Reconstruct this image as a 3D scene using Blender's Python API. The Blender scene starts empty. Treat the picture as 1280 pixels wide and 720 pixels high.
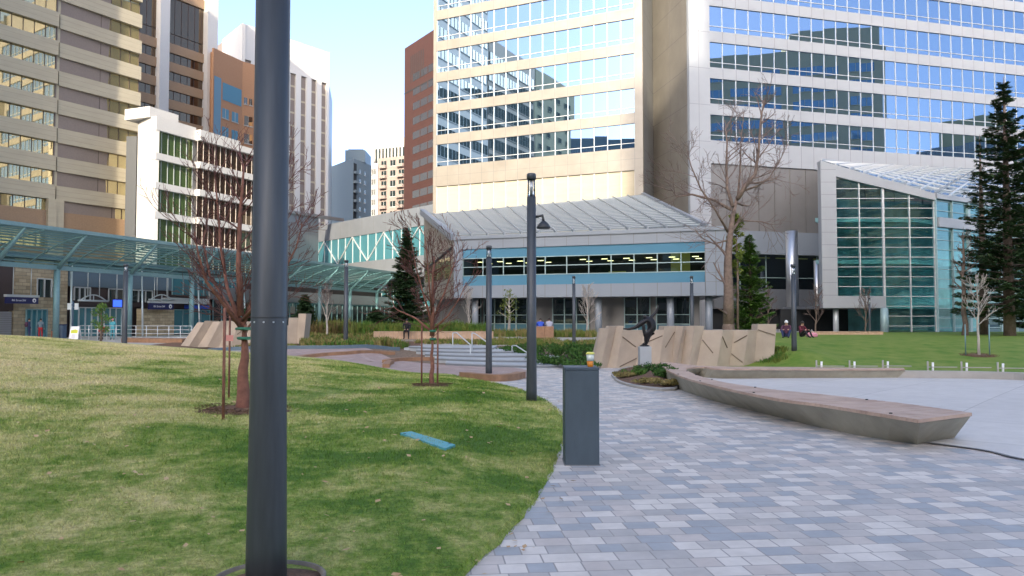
import bpy, math, random
import numpy as np
from mathutils import Vector, Matrix
from math import sin, cos, pi, radians, sqrt, atan2, atan

S = bpy.context.scene
COL = S.collection
random.seed(7)

# ---------------------------------------------------------------- camera
FPX = 995.0
PITCH = atan(40.0 / FPX)
EYE = 1.6
cam_d = bpy.data.cameras.new('camera')
cam_d.sensor_width = 36.0
cam_d.lens = 36.0 * FPX / 1280.0
cam_d.clip_start = 0.05
cam_d.clip_end = 5000
cam = bpy.data.objects.new('camera', cam_d)
COL.objects.link(cam)
cam.location = (0, 0, EYE)
cam.rotation_euler = (radians(90) + PITCH, 0, 0)
S.camera = cam

# ---------------------------------------------------------------- light
SUN_AZ = 262.0      # direction towards the sun, degrees counter-clockwise from +X
SUN_EL = 21.0
w = bpy.data.worlds.new('World')
S.world = w
w.use_nodes = True
nt = w.node_tree
bg = nt.nodes['Background']
sky = nt.nodes.new('ShaderNodeTexSky')
sky.sky_type = 'NISHITA'
sky.sun_disc = False
sky.sun_elevation = radians(SUN_EL)
sky.sun_rotation = radians(90.0 - SUN_AZ)
sky.altitude = 1000
sky.air_density = 0.6
sky.dust_density = 5.5
sky.ozone_density = 0.5
nt.links.new(sky.outputs[0], bg.inputs[0])
bg.inputs[1].default_value = 0.15
sun_d = bpy.data.lights.new('sun', 'SUN')
sun_d.energy = 2.0
sun_d.angle = radians(0.5)
sun_d.color = (1.0, 0.88, 0.70)
sun = bpy.data.objects.new('sun', sun_d)
COL.objects.link(sun)
sdir = Vector((cos(radians(SUN_AZ)) * cos(radians(SUN_EL)), sin(radians(SUN_AZ)) * cos(radians(SUN_EL)), sin(radians(SUN_EL))))
sun.rotation_euler = sdir.to_track_quat('Z', 'Y').to_euler()
S.view_settings.view_transform = 'Standard'
S.view_settings.look = 'None'
S.view_settings.exposure = 2.06
S.view_settings.gamma = 1.0
S.render.resolution_x = 1024
S.render.resolution_y = 576
try:
    S.cycles.max_bounces = 7
    S.cycles.glossy_bounces = 5
    S.cycles.transparent_max_bounces = 12
    S.cycles.use_denoising = True
except Exception:
    pass

# ---------------------------------------------------------------- helpers
def ss(a, b, x):
    t = (x - a) / (b - a)
    t = 0.0 if t < 0 else (1.0 if t > 1 else t)
    return t * t * (3 - 2 * t)

def lerp(a, b, t): return a + (b - a) * t

def interp(tab, x):
    if x <= tab[0][0]: return tab[0][1]
    for (x0, y0), (x1, y1) in zip(tab, tab[1:]):
        if x <= x1: return y0 + (y1 - y0) * (x - x0) / (x1 - x0)
    return tab[-1][1]

def ray(px, py):
    u = (px - 640.0) / FPX
    v = (360.0 - py) / FPX
    return Vector((u, cos(PITCH) - v * sin(PITCH), sin(PITCH) + v * cos(PITCH)))

def at(px, py, Y):
    d = ray(px, py)
    return Vector((0, 0, EYE)) + d * (Y / d.y)

def dedupe(pts):
    return pts

def resample(pts, n, smooth=True):
    """Catmull-Rom through 2D/3D points, n samples at even arc length."""
    P = [np.array(p, float) for p in pts]
    fine = []
    m = 14
    if smooth and len(P) > 2:
        Q = [2 * P[0] - P[1]] + P + [2 * P[-1] - P[-2]]
        for i in range(1, len(Q) - 2):
            for k in range(m):
                t = k / m
                a, b, c, d = Q[i - 1], Q[i], Q[i + 1], Q[i + 2]
                fine.append(0.5 * ((2 * b) + (-a + c) * t + (2 * a - 5 * b + 4 * c - d) * t * t + (-a + 3 * b - 3 * c + d) * t ** 3))
        fine.append(P[-1])
    else:
        fine = P
    L = [0.0]
    for a, b in zip(fine, fine[1:]): L.append(L[-1] + float(np.linalg.norm(b - a)))
    out = []
    j = 0
    for i in range(n):
        s = L[-1] * i / (n - 1)
        while j < len(L) - 2 and L[j + 1] < s: j += 1
        t = (s - L[j]) / max(1e-9, L[j + 1] - L[j])
        out.append(tuple(fine[j] + (fine[j + 1] - fine[j]) * min(1, t)))
    return out

WORLD = {}
class MB:
    def __init__(s): s.v = []; s.f = []; s.m = []; s.sm = []
    def face(s, pts, m=0, smooth=False):
        b = len(s.v); s.v.extend([tuple(p) for p in pts]); s.f.append(tuple(range(b, b + len(pts)))); s.m.append(m); s.sm.append(smooth)
    def mesh(s, vs, fs, m=0, smooth=False):
        b = len(s.v); s.v.extend([tuple(p) for p in vs])
        for f in fs: s.f.append(tuple(i + b for i in f)); s.m.append(m); s.sm.append(smooth)
    def hexa(s, p, m=0):
        """8 points: bottom 4 ccw, top 4 ccw"""
        s.mesh(p, [(3, 2, 1, 0), (4, 5, 6, 7), (0, 1, 5, 4), (1, 2, 6, 5), (2, 3, 7, 6), (3, 0, 4, 7)], m)
    def box(s, x0, x1, y0, y1, z0, z1, m=0):
        s.hexa([(x0, y0, z0), (x1, y0, z0), (x1, y1, z0), (x0, y1, z0), (x0, y0, z1), (x1, y0, z1), (x1, y1, z1), (x0, y1, z1)], m)
    def bbox(s, x0, x1, y0, y1, z0, z1, b=0.01, m=0):
        """box with chamfered edges (all), via octagon-like rings"""
        def ring(o, z):
            return [(x0 + o + b, y0 + o, z), (x1 - o - b, y0 + o, z), (x1 - o, y0 + o + b, z), (x1 - o, y1 - o - b, z), (x1 - o - b, y1 - o, z), (x0 + o + b, y1 - o, z), (x0 + o, y1 - o - b, z), (x0 + o, y0 + o + b, z)]
        R = [ring(b, z0), ring(0, z0 + b), ring(0, z1 - b), ring(b, z1)]
        s.rings(R, True, True, m)
    def rings(s, R, cap0=True, cap1=True, m=0, smooth=False, closed=True):
        n = len(R[0]); vs = [p for r in R for p in r]; fs = []
        for i in range(len(R) - 1):
            for j in range(n if closed else n - 1):
                k = (j + 1) % n
                fs.append((i * n + j, i * n + k, (i + 1) * n + k, (i + 1) * n + j))
        b = len(s.v)
        s.mesh(vs, fs, m, smooth)
        if cap0: s.f.append(tuple(b + j for j in reversed(range(n)))); s.m.append(m); s.sm.append(False)
        if cap1: s.f.append(tuple(b + (len(R) - 1) * n + j for j in range(n))); s.m.append(m); s.sm.append(False)
    def tube(s, pts, rad, n=8, m=0, smooth=True, cap=True):
        pts = [Vector(p) for p in pts]
        if not hasattr(rad, '__len__'): rad = [rad] * len(pts)
        R = []
        ref = None
        for i, p in enumerate(pts):
            if i == 0: t = pts[1] - p
            elif i == len(pts) - 1: t = p - pts[i - 1]
            else: t = pts[i + 1] - pts[i - 1]
            if t.length < 1e-9: t = Vector((0, 0, 1))
            t.normalize()
            if ref is None:
                ref = Vector((0, 0, 1)) if abs(t.z) < 0.9 else Vector((1, 0, 0))
            a = ref.cross(t)
            if a.length < 1e-4: a = Vector((0, 1, 0)).cross(t)
            a.normalize()
            b = t.cross(a); ref = b if abs(b.dot(ref)) > 0.2 else ref
            r = rad[i]
            R.append([tuple(p + a * (r * cos(2 * pi * k / n)) + b * (r * sin(2 * pi * k / n))) for k in range(n)])
        s.rings(R, cap, cap, m, smooth)
    def lathe(s, c, prof, n=24, m=0, smooth=True):
        """prof: list of (r, z) relative to c, bottom to top"""
        R = [[(c[0] + r * cos(2 * pi * k / n), c[1] + r * sin(2 * pi * k / n), c[2] + z) for k in range(n)] for r, z in prof]
        s.rings(R, True, True, m, smooth)
    def bar(s, a, b, w, h, m=0, up=(0, 0, 1)):
        a = Vector(a); b = Vector(b); t = (b - a).normalized()
        u = Vector(up); x = t.cross(u)
        if x.length < 1e-4: x = t.cross(Vector((1, 0, 0)))
        x.normalize(); y = x.cross(t)
        q = [(-1, -1), (1, -1), (1, 1), (-1, 1)]
        s.hexa([tuple(a + x * (i * w / 2) + y * (j * h / 2)) for i, j in q] + [tuple(b + x * (i * w / 2) + y * (j * h / 2)) for i, j in q], m)
    def prism(s, poly, z0, z1, m=0, top=True, bottom=True):
        n = len(poly)
        zs0 = z0 if hasattr(z0, '__len__') else [z0] * n
        zs1 = z1 if hasattr(z1, '__len__') else [z1] * n
        vs = [(p[0], p[1], zs0[i]) for i, p in enumerate(poly)] + [(p[0], p[1], zs1[i]) for i, p in enumerate(poly)]
        fs = [(i, (i + 1) % n, n + (i + 1) % n, n + i) for i in range(n)]
        if top: fs.append(tuple(range(n, 2 * n)))
        if bottom: fs.append(tuple(reversed(range(n))))
        s.mesh(vs, fs, m)
    def build(s, name, mats, parent=None, fixn=False):
        me = bpy.data.meshes.new(name)
        if not s.v: s.v = [(0, 0, 0)]
        off = WORLD.get(parent.name, Vector((0, 0, 0))) if parent else Vector((0, 0, 0))
        vs = np.array(s.v, dtype=np.float64) - np.array(off)
        me.from_pydata(vs.tolist(), [], s.f)
        if not isinstance(mats, (list, tuple)): mats = [mats]
        for m in mats: me.materials.append(M[m] if isinstance(m, str) else m)
        me.polygons.foreach_set('material_index', s.m)
        me.polygons.foreach_set('use_smooth', s.sm)
        me.validate(); me.update()
        if fixn:
            import bmesh
            bm = bmesh.new(); bm.from_mesh(me)
            bmesh.ops.recalc_face_normals(bm, faces=bm.faces)
            bm.to_mesh(me); bm.free()
        o = bpy.data.objects.new(name, me)
        COL.objects.link(o)
        if parent: o.parent = parent
        WORLD[o.name] = Vector(off)
        return o

def tag(o, label=None, cat=None, group=None, kind=None):
    if label: o['label'] = label
    if cat: o['category'] = cat
    if group: o['group'] = group
    if kind: o['kind'] = kind
    return o

def thing(name, label, cat, loc=(0, 0, 0), group=None):
    o = bpy.data.objects.new(name, None)
    COL.objects.link(o)
    o.empty_display_size = 0.2
    o.location = loc
    WORLD[o.name] = Vector(loc)
    return tag(o, label, cat, group)

def copy_tree(o, parent=None):
    c = o.copy(); COL.objects.link(c)
    if parent: c.parent = parent
    WORLD[c.name] = WORLD.get(o.name, Vector((0, 0, 0))).copy()
    for ch in list(o.children): copy_tree(ch, c)
    return c

# ---------------------------------------------------------------- materials
M = {}
def mat(name, col=(0.5, 0.5, 0.5), rough=0.6, metal=0.0, var=0.0, vscale=6.0, col2=None, bump=0.0, bscale=30.0, spec=0.5, stretch=None, streak=0.0, detail=5.0):
    m = bpy.data.materials.new(name); m.use_nodes = True
    nt = m.node_tree; N = nt.nodes; L = nt.links
    b = N['Principled BSDF']
    b.inputs['Base Color'].default_value = (*col, 1)
    b.inputs['Roughness'].default_value = rough
    b.inputs['Metallic'].default_value = metal
    b.inputs['Specular IOR Level'].default_value = spec
    if var > 0 or bump > 0 or col2:
        g = N.new('ShaderNodeNewGeometry')
        mp = N.new('ShaderNodeMapping')
        L.new(g.outputs['Position'], mp.inputs[0])
        if stretch: mp.inputs['Scale'].default_value = stretch
        n = N.new('ShaderNodeTexNoise'); n.inputs['Scale'].default_value = vscale; n.inputs['Detail'].default_value = detail; n.inputs['Roughness'].default_value = 0.6
        L.new(mp.outputs[0], n.inputs[0])
        c2 = col2 if col2 else tuple(max(0, c * (1 - var)) for c in col)
        c1 = col if col2 else tuple(min(1, c * (1 + var)) for c in col)
        r = N.new('ShaderNodeMix'); r.data_type = 'RGBA'
        mr = N.new('ShaderNodeMapRange'); mr.inputs[1].default_value = 0.32; mr.inputs[2].default_value = 0.68
        L.new(n.outputs[0], mr.inputs[0]); L.new(mr.outputs[0], r.inputs[0])
        r.inputs[6].default_value = (*c1, 1); r.inputs[7].default_value = (*c2, 1)
        L.new(r.outputs[2], b.inputs['Base Color'])
        if bump > 0:
            n2 = N.new('ShaderNodeTexNoise'); n2.inputs['Scale'].default_value = bscale; n2.inputs['Detail'].default_value = 4
            L.new(mp.outputs[0], n2.inputs[0])
            bp = N.new('ShaderNodeBump'); bp.inputs['Strength'].default_value = bump; bp.inputs['Distance'].default_value = 0.02
            L.new(n2.outputs[0], bp.inputs['Height']); L.new(bp.outputs[0], b.inputs['Normal'])
    M[name] = m
    return m

def glass(name, refl=(0.75, 0.85, 0.95), body=(0.02, 0.04, 0.05), f0=0.35, transp=0.0, rough=0.01):
    """coated glass: mirror mixed with a dark body or with what lies behind it"""
    m = bpy.data.materials.new(name); m.use_nodes = True
    nt = m.node_tree; N = nt.nodes; L = nt.links
    N.remove(N['Principled BSDF'])
    out = N['Material Output']
    g = N.new('ShaderNodeBsdfGlossy'); g.inputs['Color'].default_value = (*refl, 1); g.inputs['Roughness'].default_value = rough
    if transp > 0:
        d = N.new('ShaderNodeBsdfTransparent'); d.inputs['Color'].default_value = (*[transp * c for c in body], 1)
    else:
        d = N.new('ShaderNodeBsdfDiffuse'); d.inputs['Color'].default_value = (*body, 1)
    fr = N.new('ShaderNodeLayerWeight'); fr.inputs[0].default_value = 0.35
    mr = N.new('ShaderNodeMapRange'); mr.inputs[3].default_value = f0; mr.inputs[4].default_value = 1.0
    L.new(fr.outputs['Fresnel'], mr.inputs[0])
    mx = N.new('ShaderNodeMixShader')
    L.new(mr.outputs[0], mx.inputs[0]); L.new(d.outputs[0], mx.inputs[1]); L.new(g.outputs[0], mx.inputs[2])
    L.new(mx.outputs[0], out.inputs['Surface'])
    M[name] = m
    return m

def emis(name, col, st):
    m = bpy.data.materials.new(name); m.use_nodes = True
    b = m.node_tree.nodes['Principled BSDF']
    b.inputs['Base Color'].default_value = (*col, 1)
    b.inputs['Emission Color'].default_value = (*col, 1); b.inputs['Emission Strength'].default_value = st
    M[name] = m

def brickmat(name, c1, c2, mortar, bw, bh, rough=0.75, axes='XZ', rot=0.0, msize=0.01, ramp=None, bump=0.3, offset=0.5, squash=1.0, sqf=2, noise=0.15):
    m = bpy.data.materials.new(name); m.use_nodes = True
    nt = m.node_tree; N = nt.nodes; L = nt.links
    b = N['Principled BSDF']; b.inputs['Roughness'].default_value = rough
    g = N.new('ShaderNodeNewGeometry')
    sep = N.new('ShaderNodeSeparateXYZ'); com = N.new('ShaderNodeCombineXYZ')
    L.new(g.outputs['Position'], sep.inputs[0])
    if axes == 'XY':
        L.new(sep.outputs[0], com.inputs[0]); L.new(sep.outputs[1], com.inputs[1])
    else:
        ad = N.new('ShaderNodeMath'); ad.operation = 'ADD'
        L.new(sep.outputs[0], ad.inputs[0]); L.new(sep.outputs[1], ad.inputs[1])
        L.new(ad.outputs[0], com.inputs[0]); L.new(sep.outputs[2], com.inputs[1])
    mp = N.new('ShaderNodeMapping'); mp.inputs['Rotation'].default_value = (0, 0, rot)
    L.new(com.outputs[0], mp.inputs[0])
    br = N.new('ShaderNodeTexBrick')
    br.inputs['Scale'].default_value = 1.0
    br.inputs['Brick Width'].default_value = bw; br.inputs['Row Height'].default_value = bh
    br.inputs['Mortar Size'].default_value = msize; br.inputs['Mortar Smooth'].default_value = 0.2
    br.offset = offset; br.squash = squash; br.squash_frequency = sqf
    L.new(mp.outputs[0], br.inputs['Vector'])
    br.inputs['Color1'].default_value = (0, 0, 0, 1); br.inputs['Color2'].default_value = (1, 1, 1, 1)
    br.inputs['Mortar'].default_value = (0.5, 0.5, 0.5, 1)
    rp = N.new('ShaderNodeValToRGB'); L.new(br.outputs['Color'], rp.inputs[0])
    stops = ramp if ramp else [(0.0, c1), (1.0, c2)]
    e = rp.color_ramp.elements
    while len(e) < len(stops): e.new(0.5)
    for i, (p, c) in enumerate(stops): e[i].position = p; e[i].color = (*c, 1)
    if ramp: rp.color_ramp.interpolation = 'CONSTANT'
    mx = N.new('ShaderNodeMix'); mx.data_type = 'RGBA'
    L.new(br.outputs['Fac'], mx.inputs[0]); L.new(rp.outputs[0], mx.inputs[6]); mx.inputs[7].default_value = (*mortar, 1)
    nz = N.new('ShaderNodeTexNoise'); nz.inputs['Scale'].default_value = 3.0; nz.inputs['Detail'].default_value = 8; nz.inputs['Roughness'].default_value = 0.7
    L.new(g.outputs['Position'], nz.inputs[0])
    mr = N.new('ShaderNodeMapRange'); mr.inputs[1].default_value = 0.3; mr.inputs[2].default_value = 0.7; mr.inputs[3].default_value = 1 - noise; mr.inputs[4].default_value = 1 + noise
    L.new(nz.outputs[0], mr.inputs[0])
    sc = N.new('ShaderNodeVectorMath'); sc.operation = 'SCALE'
    L.new(mx.outputs[2], sc.inputs[0]); L.new(mr.outputs[0], sc.inputs['Scale'])
    L.new(sc.outputs[0], b.inputs['Base Color'])
    if bump > 0:
        inv = N.new('ShaderNodeMath'); inv.operation = 'SUBTRACT'; inv.inputs[0].default_value = 1.0
        L.new(br.outputs['Fac'], inv.inputs[1])
        bp = N.new('ShaderNodeBump'); bp.inputs['Strength'].default_value = bump; bp.inputs['Distance'].default_value = 0.01
        L.new(inv.outputs[0], bp.inputs['Height']); L.new(bp.outputs[0], b.inputs['Normal'])
    M[name] = m

def grassmat(name, attr=False):
    m = bpy.data.materials.new(name); m.use_nodes = True
    nt = m.node_tree; N = nt.nodes; L = nt.links
    b = N['Principled BSDF']; b.inputs['Roughness'].default_value = 0.75; b.inputs['Specular IOR Level'].default_value = 0.2
    g = N.new('ShaderNodeNewGeometry')
    n1 = N.new('ShaderNodeTexNoise'); n1.inputs['Scale'].default_value = 0.55; n1.inputs['Detail'].default_value = 10; n1.inputs['Roughness'].default_value = 0.72; n1.inputs['Distortion'].default_value = 0.4
    L.new(g.outputs['Position'], n1.inputs[0])
    # the crest on the left is drier than the slope towards the path
    sep = N.new('ShaderNodeSeparateXYZ'); L.new(g.outputs['Position'], sep.inputs[0])
    dry = N.new('ShaderNodeMapRange'); dry.inputs[1].default_value = -2.0; dry.inputs[2].default_value = -10.0; dry.inputs[3].default_value = -0.075; dry.inputs[4].default_value = 0.10
    L.new(sep.outputs[0], dry.inputs[0])
    ad = N.new('ShaderNodeMath'); ad.operation = 'ADD'; L.new(n1.outputs[0], ad.inputs[0]); L.new(dry.outputs[0], ad.inputs[1])
    n3 = N.new('ShaderNodeTexNoise'); n3.inputs['Scale'].default_value = 6.5; n3.inputs['Detail'].default_value = 5; n3.inputs['Roughness'].default_value = 0.7
    L.new(g.outputs['Position'], n3.inputs[0])
    m3 = N.new('ShaderNodeMath'); m3.operation = 'MULTIPLY_ADD'; m3.inputs[1].default_value = 0.42; m3.inputs[2].default_value = -0.21
    L.new(n3.outputs[0], m3.inputs[0])
    ad2 = N.new('ShaderNodeMath'); ad2.operation = 'ADD'; L.new(ad.outputs[0], ad2.inputs[0]); L.new(m3.outputs[0], ad2.inputs[1])
    rp = N.new('ShaderNodeValToRGB'); L.new(ad2.outputs[0], rp.inputs[0])
    e = rp.color_ramp.elements
    stops = [(0.34, (0.070, 0.150, 0.018)), (0.42, (0.145, 0.225, 0.034)), (0.49, (0.265, 0.30, 0.085)), (0.57, (0.42, 0.395, 0.16)), (0.70, (0.53, 0.45, 0.24))]
    while len(e) < len(stops): e.new(0.5)
    for i, (p, c) in enumerate(stops): e[i].position = p; e[i].color = (*c, 1)
    n2 = N.new('ShaderNodeTexNoise'); n2.inputs['Scale'].default_value = 28; n2.inputs['Detail'].default_value = 8; n2.inputs['Roughness'].default_value = 0.8
    L.new(g.outputs['Position'], n2.inputs[0])
    mr = N.new('ShaderNodeMapRange'); mr.inputs[1].default_value = 0.3; mr.inputs[2].default_value = 0.7; mr.inputs[3].default_value = 0.5; mr.inputs[4].default_value = 1.6
    L.new(n2.outputs[0], mr.inputs[0])
    sc = N.new('ShaderNodeVectorMath'); sc.operation = 'SCALE'; L.new(rp.outputs[0], sc.inputs[0])
    if attr:
        at_ = N.new('ShaderNodeAttribute'); at_.attribute_name = 'tint'
        L.new(at_.outputs['Fac'], sc.inputs['Scale'])
    else:
        L.new(mr.outputs[0], sc.inputs['Scale'])
        bp = N.new('ShaderNodeBump'); bp.inputs['Strength'].default_value = 0.6; bp.inputs['Distance'].default_value = 0.03
        L.new(n2.outputs[0], bp.inputs['Height']); L.new(bp.outputs[0], b.inputs['Normal'])
    L.new(sc.outputs[0], b.inputs['Base Color'])
    M[name] = m

grassmat('lawn_soil'); grassmat('grass_blade', True)
mat('lawn_right', (0.085, 0.18, 0.016), 0.8, var=0, col2=(0.20, 0.245, 0.05), vscale=1.3, bump=0.5, bscale=20, spec=0.2, detail=9)
brickmat('pavers', None, None, (0.29, 0.275, 0.26), 0.255, 0.195, rough=0.62, axes='XY', rot=radians(-6), msize=0.006, bump=0.35, squash=0.72, sqf=2, noise=0.14,
         ramp=[(0.0, (0.335, 0.355, 0.375)), (0.25, (0.46, 0.435, 0.41)), (0.45, (0.50, 0.455, 0.42)), (0.64, (0.60, 0.565, 0.52)), (0.9, (0.40, 0.385, 0.37))])
brickmat('pink_pavers', None, None, (0.2, 0.15, 0.13), 0.4, 0.2, rough=0.7, axes='XY', rot=radians(20), msize=0.006, bump=0.2,
         ramp=[(0.0, (0.33, 0.24, 0.21)), (0.4, (0.37, 0.28, 0.25)), (0.75, (0.30, 0.23, 0.21))])
brickmat('stone_wall', (0.30, 0.24, 0.15), (0.46, 0.38, 0.25), (0.2, 0.17, 0.12), 0.9, 0.3, msize=0.02, bump=0.4)
brickmat('pool_concrete', (0.50, 0.485, 0.465), (0.545, 0.53, 0.505), (0.36, 0.35, 0.335), 2.4, 2.4, rough=0.7, axes='XY', rot=radians(38), msize=0.012, bump=0.15, offset=0.0, noise=0.09)
mat('concrete', (0.36, 0.345, 0.315), 0.8, var=0.1, vscale=1.5, bump=0.15, bscale=40)
mat('bench_concrete', (0.37, 0.35, 0.28), 0.75, var=0.13, vscale=2.5, bump=0.2, bscale=50)
mat('sand_concrete', (0.43, 0.36, 0.285), 0.85, var=0.1, vscale=1.2, bump=0.25, bscale=30)
mat('sand_groove', (0.16, 0.125, 0.09), 0.9, var=0.1)
mat('asphalt', (0.16, 0.16, 0.165), 0.85, var=0.1, vscale=0.5)
mat('city_ground', (0.22, 0.215, 0.21), 0.85, var=0.1, vscale=0.3)
mat('step_shade', (0.16, 0.18, 0.20), 0.7)
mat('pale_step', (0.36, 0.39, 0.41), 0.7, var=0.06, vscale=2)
mat('corten', (0.27, 0.155, 0.09), 0.8, var=0.2, vscale=3)
mat('corten_grey', (0.16, 0.145, 0.12), 0.9, var=0.3, vscale=9, bump=0.4)
mat('mulch', (0.13, 0.07, 0.04), 0.95, var=0.5, vscale=14, bump=1.0, bscale=40, detail=8)
mat('soil', (0.17, 0.12, 0.08), 0.95, var=0.4, vscale=8, bump=0.8, bscale=30)
mat('dark_pole', (0.058, 0.068, 0.078), 0.42, metal=0.25, var=0.12, vscale=4, stretch=(6, 6, 0.6))
mat('slate_box', (0.062, 0.088, 0.110), 0.55, var=0.12, vscale=5, stretch=(1, 1, 0.4), bump=0.05, bscale=80)
mat('steel_teal', (0.17, 0.29, 0.31), 0.5, metal=0.2, var=0.08)
mat('steel_light', (0.52, 0.56, 0.58), 0.4, metal=0.4)
mat('stainless', (0.6, 0.62, 0.63), 0.3, metal=0.9)
mat('white_panel', (0.325, 0.345, 0.37), 0.35, metal=0.0, var=0.04, vscale=0.4)
mat('cool_panel', (0.225, 0.26, 0.30), 0.35, var=0.04, vscale=0.4)
mat('warm_panel', (0.29, 0.265, 0.225), 0.3, metal=0.25, var=0.10, vscale=0.5)
mat('grey_panel', (0.20, 0.195, 0.19), 0.4, metal=0.3, var=0.08, vscale=0.3)
mat('mid_panel', (0.20, 0.215, 0.23), 0.4, metal=0.2, var=0.06, vscale=0.5)
mat('joint', (0.18, 0.18, 0.18), 0.8)
mat('roof_bar', (0.30, 0.33, 0.35), 0.5, metal=0.2)
mat('mullion', (0.55, 0.56, 0.56), 0.4, metal=0.3)
mat('mullion_teal', (0.30, 0.42, 0.42), 0.4, metal=0.2)
mat('teal_spandrel', (0.07, 0.17, 0.22), 0.2, var=0.06, vscale=0.4)
mat('tan_spandrel', (0.385, 0.345, 0.255), 0.7, var=0.06, vscale=0.4, stretch=(1, 1, 6))
mat('brown_spandrel', (0.27, 0.18, 0.11), 0.7, var=0.08)
mat('brown_grey', (0.20, 0.165, 0.145), 0.7, var=0.08)
mat('white_concrete', (0.52, 0.51, 0.49), 0.7, var=0.04)
mat('brick_orange', (0.34, 0.185, 0.10), 0.8, var=0.07)
mat('brick_red', (0.062, 0.024, 0.018), 0.8, var=0.08, vscale=1)
mat('blue_grey_wall', (0.17, 0.215, 0.24), 0.7, var=0.05)
mat('pink_wall', (0.30, 0.24, 0.21), 0.7, var=0.06)
mat('dark_steel', (0.03, 0.035, 0.04), 0.5)
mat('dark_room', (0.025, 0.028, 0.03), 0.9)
mat('atrium_room', (0.34, 0.58, 0.58), 0.9, var=0.3, vscale=0.7)
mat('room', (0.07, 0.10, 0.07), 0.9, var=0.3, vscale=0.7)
mat('wood', (0.40, 0.27, 0.19), 0.65, var=0.18, vscale=3, stretch=(1, 1, 1), bump=0.1)
mat('pale_wood', (0.50, 0.34, 0.23), 0.65, var=0.15, vscale=4)
mat('bark_red', (0.22, 0.095, 0.065), 0.8, var=0.25, vscale=9, bump=0.3, bscale=50)
mat('twig_red', (0.14, 0.055, 0.045), 0.8)
mat('bark_grey', (0.17, 0.125, 0.10), 0.85, var=0.3, vscale=5, bump=0.5, bscale=20)
mat('twig_grey', (0.17, 0.125, 0.11), 0.85)
mat('bark_pale', (0.42, 0.38, 0.34), 0.8, var=0.2, vscale=6)
mat('bark_dark', (0.09, 0.06, 0.045), 0.9, var=0.3)
mat('needle', (0.028, 0.062, 0.024), 0.8, col2=(0.05, 0.10, 0.035), vscale=2.5, spec=0.2)
mat('needle_brown', (0.055, 0.055, 0.026), 0.85, col2=(0.035, 0.065, 0.025), vscale=2.0, spec=0.2)
mat('leaf_green', (0.06, 0.15, 0.02), 0.7, col2=(0.11, 0.19, 0.04), vscale=2, spec=0.25)
mat('leaf_dark', (0.028, 0.085, 0.016), 0.75, col2=(0.06, 0.13, 0.025), vscale=2.5, spec=0.2)
mat('leaf_lime', (0.17, 0.20, 0.04), 0.75, col2=(0.09, 0.14, 0.03), vscale=1.5, spec=0.2)
mat('leaf_dry', (0.30, 0.24, 0.10), 0.8, col2=(0.17, 0.16, 0.05), vscale=2.5, spec=0.2)
mat('leaf_russet', (0.14, 0.08, 0.04), 0.8, col2=(0.10, 0.11, 0.03), vscale=1.2, spec=0.2)
mat('fallen_leaf', (0.38, 0.22, 0.10), 0.8, col2=(0.55, 0.42, 0.24), vscale=9)
mat('bronze', (0.022, 0.022, 0.024), 0.38, metal=0.5)
mat('skin', (0.45, 0.28, 0.2), 0.6)
mat('hair_dark', (0.02, 0.015, 0.012), 0.7)
mat('cloth_navy', (0.02, 0.03, 0.09), 0.85)
mat('cloth_black', (0.014, 0.014, 0.018), 0.85)
mat('cloth_red', (0.42, 0.02, 0.025), 0.85)
mat('cloth_blue', (0.03, 0.08, 0.45), 0.85)
mat('cloth_teal', (0.06, 0.28, 0.34), 0.85)
mat('cloth_plum', (0.08, 0.03, 0.06), 0.85)
mat('cloth_maroon', (0.11, 0.015, 0.03), 0.85)
mat('cloth_grey', (0.35, 0.35, 0.42), 0.85)
mat('cloth_pink', (0.6, 0.25, 0.32), 0.85)
mat('sign_navy', (0.008, 0.012, 0.085), 0.4)
mat('sign_white', (0.8, 0.8, 0.82), 0.5)
mat('sign_yellow', (0.55, 0.58, 0.03), 0.5)
mat('metal_brown', (0.06, 0.042, 0.04), 0.6)
mat('slate_blue', (0.10, 0.15, 0.19), 0.5, var=0.05)
mat('bin_blue', (0.06, 0.10, 0.16), 0.5)
mat('bin_orange', (0.38, 0.13, 0.06), 0.6)
mat('shutter', (0.28, 0.28, 0.29), 0.5, metal=0.3)
mat('tie_green', (0.03, 0.16, 0.10), 0.6)
mat('lid_teal', (0.085, 0.36, 0.42), 0.55, var=0.05)
mat('cup_yellow', (0.75, 0.72, 0.15), 0.4)
mat('cup_body', (0.72, 0.78, 0.72), 0.25)
mat('cup_orange', (0.68, 0.24, 0.02), 0.3)
mat('tape', (0.6, 0.25, 0.22), 0.6)
mat('olive_wall', (0.26, 0.27, 0.15), 0.8, var=0.15, vscale=0.2)
mat('reflected_tan', (0.62, 0.50, 0.28), 0.8, var=0.06)
emis('screen_blue', (0.02, 0.06, 0.75), 0.9)
emis('office_light', (1.0, 0.78, 0.35), 2.2)
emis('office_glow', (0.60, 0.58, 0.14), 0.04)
glass('tower_glass', (0.33, 0.47, 0.66), (0.02, 0.04, 0.06), 0.62)
glass('office_glass', (0.95, 0.84, 0.55), (0.24, 0.20, 0.09), 0.42, rough=0.02)  # golden body colour stands in for gold reflections in the panes
glass('dark_glass', (0.8, 0.85, 0.85), (0.02, 0.032, 0.032), 0.10)
glass('green_glass', (0.75, 0.85, 0.6), (0.06, 0.10, 0.03), 0.2)
glass('blue_glass', (0.8, 0.9, 1.0), (0.11, 0.27, 0.38), 0.12)
glass('brown_glass', (0.9, 0.7, 0.5), (0.03, 0.02, 0.015), 0.10)
glass('clear_glass', (0.85, 0.92, 0.92), (0.55, 0.75, 0.75), 0.07, transp=0.75)
glass('atrium_glass', (0.50, 0.78, 0.82), (0.60, 0.92, 0.95), 0.20, transp=1.0)
glass('roof_glass', (0.7, 0.78, 0.82), (0.16, 0.19, 0.20), 0.22)
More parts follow.
